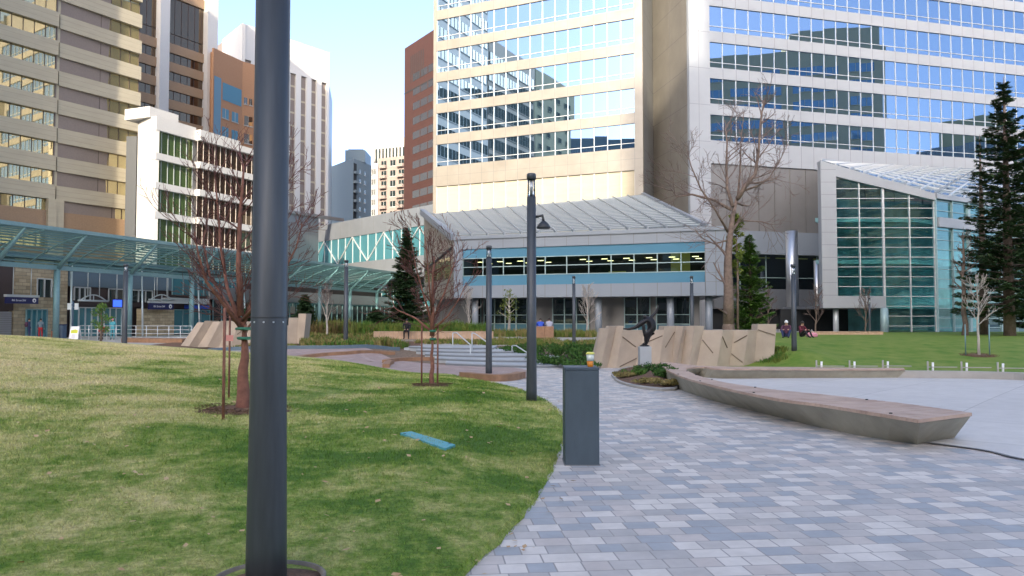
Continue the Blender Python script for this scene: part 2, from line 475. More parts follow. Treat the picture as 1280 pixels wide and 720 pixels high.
glass('canopy_glass', (0.7, 0.85, 0.8), (0.72, 0.90, 0.84), 0.10, transp=0.85, rough=0.1)
glass('cyan_glass', (0.6, 0.78, 0.82), (0.06, 0.19, 0.22), 0.16)
glass('lamp_glass', (0.9, 0.95, 1.0), (0.85, 0.87, 0.88), 0.08, transp=0.95)
# ---------------------------------------------------------------- terrain
def base(X, Y):
    z = -0.27 * ss(12, 28, Y)
    mid = ss(-22, -9, X)
    pl = 0.47 * ss(33, 41, Y) * mid + 0.5 * ss(41, 58, Y) * mid + 0.27 * ss(34, 60, Y) * (1 - mid)
    if 33 < Y < 46:
        q = ss(-7.4, -5.6, X) * (1 - ss(2.6, 4.4, X)) * ss(31.5, 33, Y) * (1 - ss(41, 43, Y))
        pl = pl - 0.22 * q
    rm = 0.92 * ss(25.5, 40, Y) * ss(7.5 + max(0, 36 - Y) * 0.35, 12.5, X)
    rm = rm + 0.5 * math.exp(-((X - 11.0) ** 2 / 1.6 + (Y - 31.2) ** 2 / 3.5))
    return z + max(pl, rm)

# edge of the left lawn as X(Y), in world metres, from the curve it draws in the photograph
EDGE = []
for px, py in [(430, 960), (520, 800), (575, 720), (610, 690), (640, 660), (665, 630), (688, 590), (700, 560), (706, 532), (700, 516), (680, 501), (650, 488), (620, 480), (560, 468), (500, 461)]:
    Y = 20.0
    for _ in range(40):
        Y = (EYE - base(0, Y)) * FPX / max(1.0, (py - 400.0))
    EDGE.append((Y, (px - 640) / FPX * Y))
EDGE += [(30.5, -9.0), (33.0, -16.0), (35.0, -30.0)]
EDGE = sorted(EDGE)
def xedge(Y): return interp(EDGE, Y)
CREST = [(-40, 1.9), (-30, 1.6), (-24, 1.38)] + [((px - 640) / FPX * 27.0, EYE - (py - 400) / FPX * 27.0) for px, py in [(0, 420), (60, 423), (160, 431.5), (250, 438), (330, 444), (400, 450), (450, 454), (500, 459)]] + [(-2.8, -0.12), (-1, -0.25), (5, -0.27)]
def mound(X, Y):
    d = xedge(Y) - X
    if d < 0 or Y > 34.5 or Y < -6: return base(X, Y)
    b = base(X, Y)
    zc = interp(CREST, X if Y < 27 else X)
    h = max(0.0, zc - b) * ss(2, 26, Y) * (1 - ss(27, 33.5, Y))
    e = ss(0, 4.0, d)
    h = h * e + 0.16 * ss(0, 1.8, d) * (1 - ss(20, 27, Y)) * ss(4, 9, Y) + 0.015
    return b + h
def gtop(X, Y):
    return mound(X, Y)
def gp(px, py, dz=0.0, f=None):
    """where the sight line through a pixel meets the ground (raised by dz)"""
    f = f or gtop
    d = ray(px, py); t = 1.0; prev = None
    while t < 400:
        p = Vector((0, 0, EYE)) + d * t
        if p.z <= f(p.x, p.y) + dz:
            a, b = t - 0.25, t
            for _ in range(20):
                m_ = (a + b) / 2; q = Vector((0, 0, EYE)) + d * m_
                if q.z <= f(q.x, q.y) + dz: b = m_
                else: a = m_
            return Vector((0, 0, EYE)) + d * b
        t += 0.25
    return Vector((0, 0, EYE)) + d * t

def sheet(name, A, B, n, m, off, matname, f=base, kind='structure', tuck=0.0):
    """surface between two ground lines A and B, draped on the terrain"""
    A = resample(A, n); B = resample(B, n)
    mb = MB(); vs = []
    for i in range(n):
        for j in range(m):
            t = j / (m - 1)
            X = lerp(A[i][0], B[i][0], t); Y = lerp(A[i][1], B[i][1], t)
            z = f(X, Y) + off
            if tuck and (i in (0, n - 1) or j in (0, m - 1)): z -= tuck
            vs.append((X, Y, z))
    fs = [(i * m + j, (i + 1) * m + j, (i + 1) * m + j + 1, i * m + j + 1) for i in range(n - 1) for j in range(m - 1)]
    mb.mesh(vs, fs, 0, True)
    o = mb.build(name, matname, fixn=False)
    me = o.data
    nz = sum(p.normal.z for p in me.polygons)
    if nz < 0: me.flip_normals()
    if kind: o['kind'] = kind
    return o

# ground to the horizon
gx = [-2500, -1200, -600, -300, -180, -120, -90, -70, -55] + [x for x in range(-45, 66, 3)] + [75, 90, 120, 180, 300, 600, 1200, 2500]
gy = [-2500, -1200, -600, -300, -180, -100, -60, -30, -15] + [y for y in range(-9, 66, 3)] + [75, 90, 120, 180, 300, 600, 1200, 2500]
mb = MB()
mb.mesh([(x, y, base(x, y) - (0.12 if y < 70 else 0.02) - 0.06) for x in gx for y in gy], [(i * len(gy) + j, (i + 1) * len(gy) + j, (i + 1) * len(gy) + j + 1, i * len(gy) + j + 1) for i in range(len(gx) - 1) for j in range(len(gy) - 1)], 0, True)
tag(mb.build('ground', 'city_ground'), kind='structure')

# paved walk
sheet('paved_path', [(-9, -6), (-9, 8), (-9, 20), (-9, 33.2)], [(22, -6), (22, 8), (22, 20), (22, 33.2)], 79, 63, 0.0, 'pavers')
# street level on the left, beyond the lawn
sheet('street_pavement', [(-60, 33.2), (-60, 60), (-60, 82), (-60, 110)], [(-9, 33.2), (-9, 60), (-9, 82), (-9, 110)], 60, 40, -0.01, 'concrete')
# upper terrace in front of the pavilion
sheet('upper_terrace', [(-9, 43.0), (-9, 60), (-9, 78)], [(36, 43.0), (36, 60), (36, 78)], 36, 46, -0.004, 'concrete')
sheet('middle_ground', [(-9, 33.2), (-9, 38), (-9, 43.0)], [(36, 33.2), (36, 38), (36, 43.0)], 20, 60, -0.012, 'soil')

# left lawn, rows follow the edge of the path
rows = [-5 + i * 0.25 for i in range(int((34.3 + 5) / 0.25) + 1)]
cols = [0.0, 0.06, 0.15, 0.3, 0.5, 0.8, 1.2, 1.7, 2.3, 3.0, 3.8, 4.7, 5.7, 6.8, 8.0, 9.3, 10.7, 12.2, 14, 16, 18.5, 21.5, 25, 29, 34, 40]
mb = MB(); vs = []
for Y in rows:
    xe = xedge(Y)
    for c in cols:
        X = xe - c
        z = mound(X, Y) + (0.03 if c > 0 else -0.01)
        vs.append((X + (0.02 * sin(Y * 9) if c == 0 else 0), Y, z))
nc = len(cols)
mb.mesh(vs, [(i * nc + j + 1, (i) * nc + j, (i + 1) * nc + j, (i + 1) * nc + j + 1) for i in range(len(rows) - 1) for j in range(nc - 1)], 0, True)
lawn = tag(mb.build('lawn', 'lawn_soil'), kind='structure')
if sum(p.normal.z for p in lawn.data.polygons) < 0: lawn.data.flip_normals()

# pink plaza beyond the lawn (three terraces edged with rusty kerbs)
sheet('pink_plaza', [(-13, 30.0), (-6, 26.5), (-2.2, 22.8), (-0.9, 23.2), (0.45, 25.2)], [(-14, 47), (-8, 41), (-3.0, 33.4), (0.1, 31.2), (0.75, 27)], 60, 30, 0.008, 'pink_pavers')

# ---------------------------------------------------------------- basin and long bench
def GP(l, dz=0.0): return [(p.x, p.y) for p in (gp(a, b, dz, base) for a, b in l)]
H = 0.40
ft = GP([(1150, 524), (1036, 506), (964, 496), (892, 481), (849, 469), (828, 457)], H)
bk = GP([(1213, 516), (1125, 504), (1036, 494), (946, 484), (885, 472), (857, 459)], H)
fb = GP([(1145, 554), (1060, 541), (964, 518), (892, 500), (849, 486), (836, 478)], 0)
# the far end swings round the basin and becomes the rim
turn_f = [(ft[-1][0] + 0.75, ft[-1][1] + 3.0), (6.4, 26.4), (9.2, 26.3)]
turn_b = [(bk[-1][0] + 0.9, bk[-1][1] + 1.5), (6.6, 24.9), (9.2, 25.2)]
p_rim_end = gp(1133, 461, 0.30, base)
FT = ft + turn_f + [(p_rim_end.x + .2, p_rim_end.y + 0.6)]
BK = bk + turn_b + [(p_rim_end.x - 0.05, p_rim_end.y)]
FB = fb + [(fb[-1][0] + 0.9, fb[-1][1] + 3.4), (6.4, 26.1), (9.2, 26.0), (p_rim_end.x + .15, p_rim_end.y + 0.5)]
n = 60
FTs, BKs, FBs = resample(FT, n), resample(BK, n), resample(FB, n)
BBs = [(lerp(b[0], f[0], 0.22), lerp(b[1], f[1], 0.22)) for b, f in zip(BKs, FTs)]
BBs = [(lerp(c_[0] + (b[0] - f[0]) * .74, o_[0], ss(22, 34, i)), lerp(c_[1] + (b[1] - f[1]) * .74, o_[1], ss(22, 34, i))) for i, (b, f, c_, o_) in enumerate(zip(BKs, FTs, FBs, BBs))]
hgt = [lerp(H, 0.30, ss(28, 59, i)) for i in range(n)]
bench = thing('long_bench', 'long curved concrete bench with a pink-brown timber top along the paved path', 'bench', (FTs[0][0], FTs[0][1], 0))
mb = MB(); R = []
for i in range(n):
    g = base(FTs[i][0], FTs[i][1]); zt = g + hgt[i] - 0.05
    R.append([(FBs[i][0], FBs[i][1], g - 0.05), (FTs[i][0], FTs[i][1], zt), (BKs[i][0], BKs[i][1], zt), (BBs[i][0], BBs[i][1], g - 0.05)])
mb.rings(R, True, True, 0)
mb.build('bench_base', 'bench_concrete', bench, fixn=True)
# timber top: boards laid across the seat
mb = MB()
NB = 300
FTd, BKd = resample(FT, NB + 1), resample(BK, NB + 1)
def out(a, b, k):
    d = Vector((a[0] - b[0], a[1] - b[1])).normalized() * k
    return (a[0] + d.x, a[1] + d.y)
for i in range(NB):
    g = base(FTd[i][0], FTd[i][1]); zt = g + lerp(H, 0.30, ss(28 / 59, 1, i / NB))
    a0 = out(FTd[i], BKd[i], .04); a1 = out(FTd[i + 1], BKd[i + 1], .04); b0 = out(BKd[i], FTd[i], .04); b1 = out(BKd[i + 1], FTd[i + 1], .04)
    a1 = (lerp(a0[0], a1[0], .93), lerp(a0[1], a1[1], .93)); b1 = (lerp(b0[0], b1[0], .93), lerp(b0[1], b1[1], .93))
    dz = random.uniform(-.0015, .0015)
    mb.hexa([(a0[0], a0[1], zt - .045), (b0[0], b0[1], zt - .045), (b1[0], b1[1], zt - .045), (a1[0], a1[1], zt - .045), (a0[0], a0[1], zt + dz), (b0[0], b0[1], zt + dz), (b1[0], b1[1], zt + dz), (a1[0], a1[1], zt + dz)], 0)
seat = mb.build('seat', 'bench_wood', bench, fixn=True) if 'bench_wood' in M else None
if seat is None:
    mat('bench_wood', (0.52, 0.39, 0.31), 0.6, col2=(0.36, 0.25, 0.19), vscale=2.2, bump=0.1, detail=8)
    seat = mb.build('seat', 'bench_wood', bench, fixn=True)
for i in range(6, NB - 130, 17):
    g = base(FTd[i][0], FTd[i][1]); zt = g + H
    for side in (0.06, 0.94):
        x = lerp(FTd[i][0], BKd[i][0], side); y = lerp(FTd[i][1], BKd[i][1], side)
        if (i // 17) % 2 == (side > .5):
            k = MB(); k.lathe((x, y, zt + 0.001), [(0.022, 0), (0.022, 0.010), (0.012, 0.014)], 10); k.build('stud', 'dark_steel', bench)

# pool floor
poolA = [(BBs[40][0], BBs[40][1]), (BBs[34][0], BBs[34][1])] + [(lerp(FBs[i][0], BBs[i][0], .6), lerp(FBs[i][1], BBs[i][1], .6)) for i in (28, 22, 16, 10, 4)] + [(FBs[0][0] + .12, FBs[0][1] + .1)]
pq = [gp(1172, 552, 0, base), gp(1230, 564, 0, base), gp(1290, 577, 0, base)]
poolA2 = poolA + [(p.x, p.y) for p in pq[1:]] + [(6.7, 8.0), (8.1, 6.7), (10.2, 5.5), (13.5, 4.8), (18, 4.6)]
rimL = GP([(885, 467), (1036, 467), (1150, 470), (1280, 476)])
poolB = [(rimL[0][0] + .5, rimL[0][1] + .1), rimL[1], rimL[2], rimL[3], (16.5, 17.5), (18.2, 13.5), (19, 9.0)]
sheet('pool_floor', poolA2, poolB, 160, 26, 0.012, 'pool_concrete')
# dark drain joint between pavers and basin
jl = resample([(FBs[0][0] + .12, FBs[0][1] - .02), (pq[1].x, pq[1].y), (pq[2].x, pq[2].y), (6.7, 8.0), (8.1, 6.7), (10.2, 5.5), (13.5, 4.8), (18, 4.6)], 160)
mb = MB()
for a, b in zip(jl, jl[1:]):
    t = Vector((b[0] - a[0], b[1] - a[1])).normalized(); nn = Vector((-t.y, t.x)) * 0.03
    q = [(a[0] - nn.x, a[1] - nn.y), (b[0] - nn.x, b[1] - nn.y), (b[0] + nn.x, b[1] + nn.y), (a[0] + nn.x, a[1] + nn.y)]
    mb.face([(x, y, base(x, y) + 0.017) for x, y in q])
tag(mb.build('drain_channel', 'joint'), 'thin dark drain channel curving between the pale basin floor and the pavers', 'drain')
# far rim wall, concrete, right of the timber top
rr = resample([(BK[-1][0] - 3.6, BK[-1][1] + 1.55), (BK[-1][0] - 1.5, BK[-1][1] + .8), BK[-1], rimL[3], (16.5, 17.5), (18.2, 13.5), (19, 9.0)], 50)
mb = MB(); R = []
for i, p in enumerate(rr):
    q = rr[min(i + 1, 49)]; o_ = rr[max(i - 1, 0)]
    t = Vector((q[0] - o_[0], q[1] - o_[1])).normalized(); nn = Vector((-t.y, t.x))
    if nn.y < 0 and i < 30: nn = -nn
    g = base(*p)
    zt = g + lerp(.235, .22, i / 49)
    R.append([(p[0], p[1], g - .1), (p[0], p[1], zt), (p[0] + nn.x * .38, p[1] + nn.y * .38, zt), (p[0] + nn.x * .38, p[1] + nn.y * .38, g - .1)])
mb.rings(R, True, True)
tag(mb.build('pool_rim', 'concrete', fixn=True), 'low grey concrete rim closing the far side of the basin below the lawn', 'wall')

# right lawn
def outward(p, k):
    v = Vector((p[0] - 9.0, p[1] - 15.5)).normalized() * k
    return (p[0] + v.x, p[1] + v.y)
A = [(7.4, 29.0), (8.0, 27.6)] + [outward(rr[i], .37) for i in (7, 13, 19, 26, 33, 41, 49)]
B = [(8.6, 43), (14, 44), (20, 45), (27, 46), (36, 46), (44, 40), (50, 30)]
sheet('right_lawn', A, B, 80, 40, 0.045, 'lawn_right')
B2 = [(8.6, 43), (14, 44), (20, 45), (27, 46), (36, 46)]
sheet('building_lawn', B2, [(13, 52), (17, 55), (22, 57), (30, 57.2), (42, 60)], 40, 10, 0.044, 'lawn_right')

# steps up to the terrace
st = thing('stairs', 'wide pale stone steps climbing from the pink plaza to the terrace', 'stairs', (-1.5, 33, -0.27))
NS = 5
for k in range(NS):
    f = k / (NS - 1)
    y0 = 33.0 + 8.6 * f
    z = -0.27 + 0.098 * (k + 1)
    Lx = lerp(-2.75, -5.4, f); Rx = lerp(3.0, -0.9, f)
    y1 = y0 + 2.3 if k < NS - 1 else y0 + 3.2
    line = []
    m_ = 12
    pts = [(lerp(Lx, Rx, j / m_), y0 - 0.9 * sin(pi * j / m_) - 1.6 * (j / m_) + (1.4 if k else 0) * 0) for j in range(m_ + 1)]
    poly = pts + [(Rx + .2, y1 + .6), (Lx - .2, y1 + .6)]
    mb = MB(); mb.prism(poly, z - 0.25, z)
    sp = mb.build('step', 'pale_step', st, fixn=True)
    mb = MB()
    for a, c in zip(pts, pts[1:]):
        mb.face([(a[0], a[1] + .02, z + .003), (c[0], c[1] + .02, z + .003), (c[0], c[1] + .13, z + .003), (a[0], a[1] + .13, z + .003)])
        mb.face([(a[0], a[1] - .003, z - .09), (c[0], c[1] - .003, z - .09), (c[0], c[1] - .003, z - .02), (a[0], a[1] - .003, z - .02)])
    mb.build('riser_shade', 'step_shade', sp)  # dark strips painted in place of shade on the risers
# ---------------------------------------------------------------- buildings
class Face:
    """vertical facade frame: u metres along, z height, d metres outwards"""
    def __init__(s, P, Q, out=None):
        s.P = Vector((P[0], P[1])); s.Q = Vector((Q[0], Q[1])); s.L = (s.Q - s.P).length
        s.t = (s.Q - s.P) / s.L; n = Vector((s.t.y, -s.t.x))
        if out is None: out = -s.P
        if n.dot(Vector((out[0], out[1]))) < 0: n = -n
        s.n = n
        s.flip = (s.t.x * n.y - s.t.y * n.x) > 0
    def p(s, u, z, d=0.0):
        q = s.P + s.t * u + s.n * d
        return (q.x, q.y, z)
    def u(s, px, d=0.0):
        """u where the sight line through pixel column px crosses the plane"""
        k = (px - 640.0) / FPX
        P = s.P + s.n * d
        return (k * P.y - P.x) / (s.t.x - k * s.t.y)
    def box(s, mb, u0, u1, z0, z1, d0, d1, m=0):
        mb.hexa([s.p(u0, z0, d0), s.p(u1, z0, d0), s.p(u1, z0, d1), s.p(u0, z0, d1), s.p(u0, z1, d0), s.p(u1, z1, d0), s.p(u1, z1, d1), s.p(u0, z1, d1)], m)
    def pane(s, mb, u0, u1, z0, z1, d, jit=0.0, m=0):
        a = [random.uniform(-jit, jit) for _ in range(3)]
        q = [s.p(u0, z0, d + a[0]), s.p(u1, z0, d + a[1]), s.p(u1, z1, d + a[2]), s.p(u0, z1, d + a[0] + a[2] - a[1])]
        if s.flip: q.reverse()
        mb.face(q, m)

def zat(py, Y): return at(640, py, Y).z

def strip_rows(face, parent, u0, u1, bay, rows, glassm, frame, dg=-0.14, jit=0.003, mw=0.06, rail=None, md=None, gname='window_band', fname='window_frame'):
    """one glass band per storey with its mullions as a sub-part"""
    nb = max(1, round((u1 - u0) / bay)); b = (u1 - u0) / nb
    for z0, z1 in rows:
        g = MB()
        for i in range(nb): face.pane(g, u0 + i * b, u0 + (i + 1) * b, z0, z1, dg, jit)
        go = g.build(gname, glassm, parent)
        f = MB()
        dd = md if md is not None else dg + 0.07
        for i in range(nb + 1):
            face.box(f, u0 + i * b - mw / 2, u0 + i * b + mw / 2, z0, z1, dg + .004, dd)
        if rail:
            for rz in rail: face.box(f, u0, u1, z0 + rz - .03, z0 + rz + .03, dg + .005, dd - 0.012)
        f.build(fname, frame, go, fixn=True)

def grooves(face, mb, u0, u1, bay, z0, z1, d, m=1, w_=0.02):
    nb = max(1, round((u1 - u0) / bay)); b = (u1 - u0) / nb
    for i in range(nb + 1): face.box(mb, u0 + i * b - w_, u0 + i * b + w_, z0, z1, d, d + 0.003, m)

# ===== great mirrored tower
tw = thing('glass_tower', 'huge mirror-glass office tower with pale metal bands and a notched golden corner', 'building', (14, 84, 0.7))
LA, LB = (-9.5, 95.1), (13.93, 84.0)
RA0 = (at(864, 400, 80.5).x, 80.5)
rt = Vector((0.961, 0.276)).normalized()
RB = (RA0[0] + rt.x * 52, RA0[1] + rt.y * 52)
fl = Face(LA, LB); fr = Face(RA0, RB)
Z0 = 20.0; PIT = 3.8; GH = 2.65; TOP = Z0 + PIT * 9 + GH + 3
core = [LA, LB, (16.2, 90.5), RA0, RB, (RB[0] - 12, RB[1] + 40), (LA[0] + 12, LA[1] + 40)]
cin = [(LA[0] + .3, LA[1] + .35), (LB[0] + .15, LB[1] + .45), (16.3, 91.0), (RA0[0] - .05, RA0[1] + .45), (RB[0] - .3, RB[1] + .4), (RB[0] - 12, RB[1] + 40), (LA[0] + 12, LA[1] + 40)]
mb = MB(); mb.prism(cin, 0.3, TOP - .1); mb.build('core_wall', 'grey_panel', tw, fixn=True)
rows = [(Z0 + PIT * k, Z0 + PIT * k + GH) for k in range(9)]
uL1 = fl.L - 0.9
mb = MB()
for k in range(10):
    z1 = Z0 + PIT * k; z0 = z1 - (PIT - GH) if k else 17.6
    fl.box(mb, 0, fl.L, z0, z1, -.4, 0)
    grooves(fl, mb, 0.45, uL1, 1.5, z0, z1, 0)
    if k == 0:
        fl.box(mb, 0, fl.L, 18.8, 18.83, 0, 0.003, 1)
fl.box(mb, 0, .45, 10, 17.6, -.4, 0)
for z0, z1 in rows: fl.box(mb, 0, .45, z0, z1, -.4, 0); fl.box(mb, uL1, fl.L, z0, z1, -.4, 0)
fl.box(mb, uL1, fl.L, 10, 17.6, -.4, 0)
mb.build('spandrel_band', ['warm_panel', 'joint'], tw, fixn=True)
strip_rows(fl, tw, .45, uL1, 1.5, rows, 'tower_glass', 'mullion', rail=[0.55])
mb = MB()
nb = 16; b = (uL1 - .45) / nb
for i in range(nb): fl.pane(mb, .45 + i * b, .45 + (i + 1) * b, 10, 17.6, -.2, 0.01)
pl = mb.build('recessed_panels', 'tan_spandrel', tw)
mb = MB()
for i in range(nb + 1): fl.box(mb, .45 + i * b - .05, .45 + i * b + .05, 10, 17.6, -.2, -.05)
mb.build('fin', 'mullion', pl, fixn=True)
# right face
uP = fr.u(890)
mb = MB()
for k in range(10):
    z1 = Z0 + PIT * k + .1; z0 = z1 - (PIT - GH) if k else 17.7
    fr.box(mb, uP, fr.L, z0, z1, -.4, 0)
    grooves(fr, mb, uP, fr.L, 1.55, z0, z1, 0)
mb.build('spandrel_band', ['white_panel', 'joint'], tw, fixn=True)
mb = MB(); fr.box(mb, 0, uP, 0.6, TOP, -.4, 0.06)
for k in range(13): fr.box(mb, 0, uP, 8.5 + 3.8 * k, 8.53 + 3.8 * k, .06, .063, 1)
fr.box(mb, uP * .45, uP * .45 + .03, .6, TOP, .06, .063, 1)
mb.build('pilaster', ['white_panel', 'joint'], tw, fixn=True)
strip_rows(fr, tw, uP, fr.L, 1.55, [(a + .1, b_ + .1) for a, b_ in rows], 'tower_glass', 'mullion', rail=[0.55])
mb = MB(); nb = 26; b = (fr.L - uP) / nb
for i in range(nb): fr.pane(mb, uP + i * b, uP + (i + 1) * b, 10.7, 17.7, -.2, 0.008)
pl = mb.build('recessed_panels', 'grey_panel', tw)
mb = MB()
for i in range(nb + 1): fr.box(mb, uP + i * b - .03, uP + i * b + .03, 10.7, 17.7, -.2, -.1)
mb.build('fin', 'grey_panel', pl, fixn=True)
# notch panels
n1 = Face(LB, (16.2, 90.5), (1, -1)); n2 = Face((16.2, 90.5), RA0, (-1, -.2))
for nf, mm in ((n1, 'mid_panel'), (n2, 'warm_panel')):
    mb = MB(); nf.box(mb, 0.02, nf.L - .02, .6, TOP, -.15, 0)
    for k in range(13): nf.box(mb, 0.02, nf.L - .02, 8.5 + 3.8 * k, 8.54 + 3.8 * k, 0, .003, 1)
    for q in (.5,): nf.box(mb, nf.L * q, nf.L * q + .04, .6, TOP, 0, .0031, 1)
    mb.build('corner_panel', [mm, 'joint'], tw, fixn=True)
# lower storeys of the right wing: soffit band, lit glazing, spandrel, dark ground floor
mb = MB(); fr.box(mb, uP, fr.L, 8.35, 10.7, -.3, 1.2); grooves(fr, mb, uP, fr.L, 3.1, 8.35, 10.7, 1.2)
mb.build('soffit_band', ['cool_panel', 'joint'], tw, fixn=True)
mb = MB(); fr.box(mb, uP, fr.L, 2.75, 4.8, -.3, .5); grooves(fr, mb, uP, fr.L, 3.1, 2.75, 4.8, .5)
mb.build('spandrel_band', ['mid_panel', 'joint'], tw, fixn=True)
mb = MB(); fr.box(mb, uP, fr.L, 4.8, 8.35, -.35, -.3); fr.box(mb, uP, fr.L, .5, 2.75, -.35, -.3)
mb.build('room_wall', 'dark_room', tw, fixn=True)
mb = MB()
for i in range(22):
    u = uP + .8 + i * 2.3
    if u < fr.L - 2: fr.box(mb, u, u + 1.5, 8.05, 8.12, -.28, -.05)
mb.build('ceiling_light', 'office_glow', tw, fixn=True)
strip_rows(fr, tw, uP, fr.L, 3.1, [(4.8, 8.35)], 'clear_glass', 'mullion_teal', dg=0.2, jit=0.002, mw=.09, rail=[1.2])
mb = MB(); c0 = at(991, 400, 75.0)
mb.lathe((c0.x, 75.0, 0.5), [(.56, 0), (.56, 9.5)], 28); mb.build('column', 'stainless', tw)
for q in (1022, 1064):
    c1 = at(q, 400, 79); mb = MB(); mb.lathe((c1.x, 79, 0.5), [(.3, 0), (.3, 7)], 16); mb.build('column', 'stainless', tw)

# ===== pavilion in front of the tower
pv = thing('glass_pavilion', 'low grey-panelled pavilion with a sloping glass roof and a strip of windows', 'building', (0, 60, .6))
C0 = (at(529, 400, 71).x, 71.0); C1 = (at(567, 400, 62).x, 62.0); C2 = (at(909, 400, 55).x, 55.0); C3 = (17.2, 68.0)
fp = Face(C1, C2); fs = Face(C0, C1, (-1, -1)); fe = Face(C2, C3, (1, -.3))
GZ = 0.55
def zP(py): return zat(py, 62.0)
zb, zt = 3.30, 7.85
uW0 = fp.u(568.5) + .0; uW1 = fp.u(882)
mb = MB()
cinp = [(C0[0] + .9, C0[1] + .4), (C1[0] + .9, C1[1] + .7), (C2[0] - .5, C2[1] + .9), (C3[0] - .5, C3[1]), (15, 80), (-6, 88)]
mb.prism([(p[0], p[1]) for p in cinp], zb + .02, zb + .3)
mb.build('floor_slab', 'mid_panel', pv, fixn=True)
mb = MB()
fp.box(mb, 0, fp.L, 7.1, zt, -.3, 0); fp.box(mb, 0, fp.L, zb, 4.25, -.3, 0)
fp.box(mb, uW1 + .02, fp.L, 4.25, 7.1, -.3, 0); fp.box(mb, 0, .75, 4.25, 7.1, -.3, 0)
fe.box(mb, 0.32, fe.L, zb, zt, -.3, 0)
grooves(fp, mb, 0.75, uW1, (uW1 - .75) / 11, 7.1, zt, 0); grooves(fp, mb, 0.75, uW1, (uW1 - .75) / 11, zb, 4.25, 0)
grooves(fp, mb, uW1, fp.L, .8, zb, zt, 0); 
for z in (4.25, 4.9, 5.6, 6.35, 7.1): fp.box(mb, uW1 + .03, fp.L - .03, z, z + .025, 0.0035, .006, 1)
fp.box(mb, 0, fp.L, zt, zt + .28, -.35, .12)
mb.build('panel_wall', ['cool_panel', 'joint'], pv, fixn=True)
bb = (uW1 - .75) / 11
for za, zc_ in ((6.38, 7.1), (4.25, 5.0)):
    mb = MB()
    for i in range(11): fp.pane(mb, .75 + i * bb, .75 + (i + 1) * bb, za, zc_, -.10, .002)
    mb.build('blue_glass_strip', 'blue_glass', pv)
strip_rows(fp, pv, .75, uW1, bb, [(5.0, 6.38)], 'clear_glass', 'mullion_teal', dg=-.12, mw=.07, rail=[.02, .68, 1.36], jit=.002)
# room behind the window strip
mb = MB(); fp.box(mb, .4, uW1 + .4, 4.3, 7.3, -6.2, -6.0); fp.box(mb, .4, uW1 + .4, 7.0, 7.06, -6, -.35); fp.box(mb, .4, uW1 + .4, 4.3, 4.36, -6, -.35)
fp.box(mb, .35, .4, 4.3, 7.1, -6, -.35); fp.box(mb, uW1 + .4, uW1 + .45, 4.3, 7.1, -6, -.35)
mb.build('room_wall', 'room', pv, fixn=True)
for i in range(11):
    if i in (4,): continue
    u = .75 + (i + .35) * bb
    for dd in (-1.6, -3.6):
        mb = MB(); fp.box(mb, u, u + .45, 6.17, 6.20, dd - .10, dd); mb.build('ceiling_light', 'office_light', pv, fixn=True)
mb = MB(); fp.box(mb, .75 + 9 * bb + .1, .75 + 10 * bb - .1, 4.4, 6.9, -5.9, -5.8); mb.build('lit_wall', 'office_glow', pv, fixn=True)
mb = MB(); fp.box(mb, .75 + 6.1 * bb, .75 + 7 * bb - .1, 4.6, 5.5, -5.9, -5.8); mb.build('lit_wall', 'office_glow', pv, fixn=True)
# ground floor, set back
fg = Face((C1[0] + 1.0, C1[1] + 3.0), (C2[0] - 1.2, C2[1] + 3.2))
mb = MB(); fg.box(mb, 0, fg.L, GZ - .3, zb + .1, -.5, -.3)
mb.build('ground_floor_wall', 'grey_panel', pv, fixn=True)
px_seg = [(572, 600), (604, 658), (690, 735), (780, 812), (820, 862)]
for a, b_ in px_seg:
    ua, ub = fg.u(a), fg.u(b_)
    mb = MB(); nn = max(2, round((ub - ua) / 1.0)); q = (ub - ua) / nn
    for i in range(nn): fg.pane(mb, ua + i * q, ua + (i + 1) * q, GZ + .75, zb, -.2, .002)
    wn = mb.build('window', 'dark_glass', pv)
    mb = MB()
    for i in range(nn + 1): fg.box(mb, ua + i * q - .035, ua + i * q + .035, GZ, zb, -.2, -.1)
    for z in (GZ + .75, GZ + 1.45): fg.box(mb, ua, ub, z - .03, z + .03, -.195, -.11)
    mb.build('window_frame', 'mullion_teal', wn, fixn=True)
    mb = MB(); fg.box(mb, ua, ub, GZ - .1, GZ + .75, -.28, -.18); mb.build('teal_panel', 'teal_spandrel', pv, fixn=True)
for q in (594, 665, 748, 838, 886):
    c1 = Vector(fp.p(fp.u(q, -1.0), 0, -1.0)); mb = MB(); mb.lathe((c1.x, c1.y, GZ - .3), [(.26, 0), (.26, zb - GZ + .3)], 20); mb.build('column', 'cool_panel', pv)
# left return with its stone-coloured glass and raking parapet
R0 = (at(543, 400, 84).x, 84.0)
z0L = zat(266, 71)
mb = MB()
a0 = fs.p(0, GZ - .3, 0); a1 = fs.p(fs.L, GZ - .3, 0)
def quadwall(f, u0, u1, zb0, zb1, zt0, zt1, d0, d1, mb, m=0):
    mb.hexa([f.p(u0, zb0, d0), f.p(u1, zb1, d0), f.p(u1, zb1, d1), f.p(u0, zb0, d1), f.p(u0, zt0, d0), f.p(u1, zt1, d0), f.p(u1, zt1, d1), f.p(u0, zt0, d1)], m)
quadwall(fs, 0, fs.L - .05, zb, zb, z0L - .05, zt + .1, -.3, -.05, mb)
nbx = 6
for i in range(nbx + 1): 
    u = .05 + (fs.L - .12) * i / nbx
    fs.box(mb, u - .015, u + .015, zb, lerp(z0L, zt, u / fs.L) - .1, -.05, -.046, 1)
for k in range(1, 6):
    z = zb + k * 1.25; ue = fs.L * min(1, max(.1, (z0L - z) / (z0L - zt))) if z > zt else fs.L - .1
    fs.box(mb, .02, ue - .1, z - .015, z + .015, -.05, -.045, 1)
mb.build('side_wall', ['warm_panel', 'joint'], pv, fixn=True)
mb = MB()
for i in range(4):
    u0 = .5 + i * 2.1
    fs.pane(mb, u0, u0 + 1.9, 4.9, 6.6, -.03, .004); 
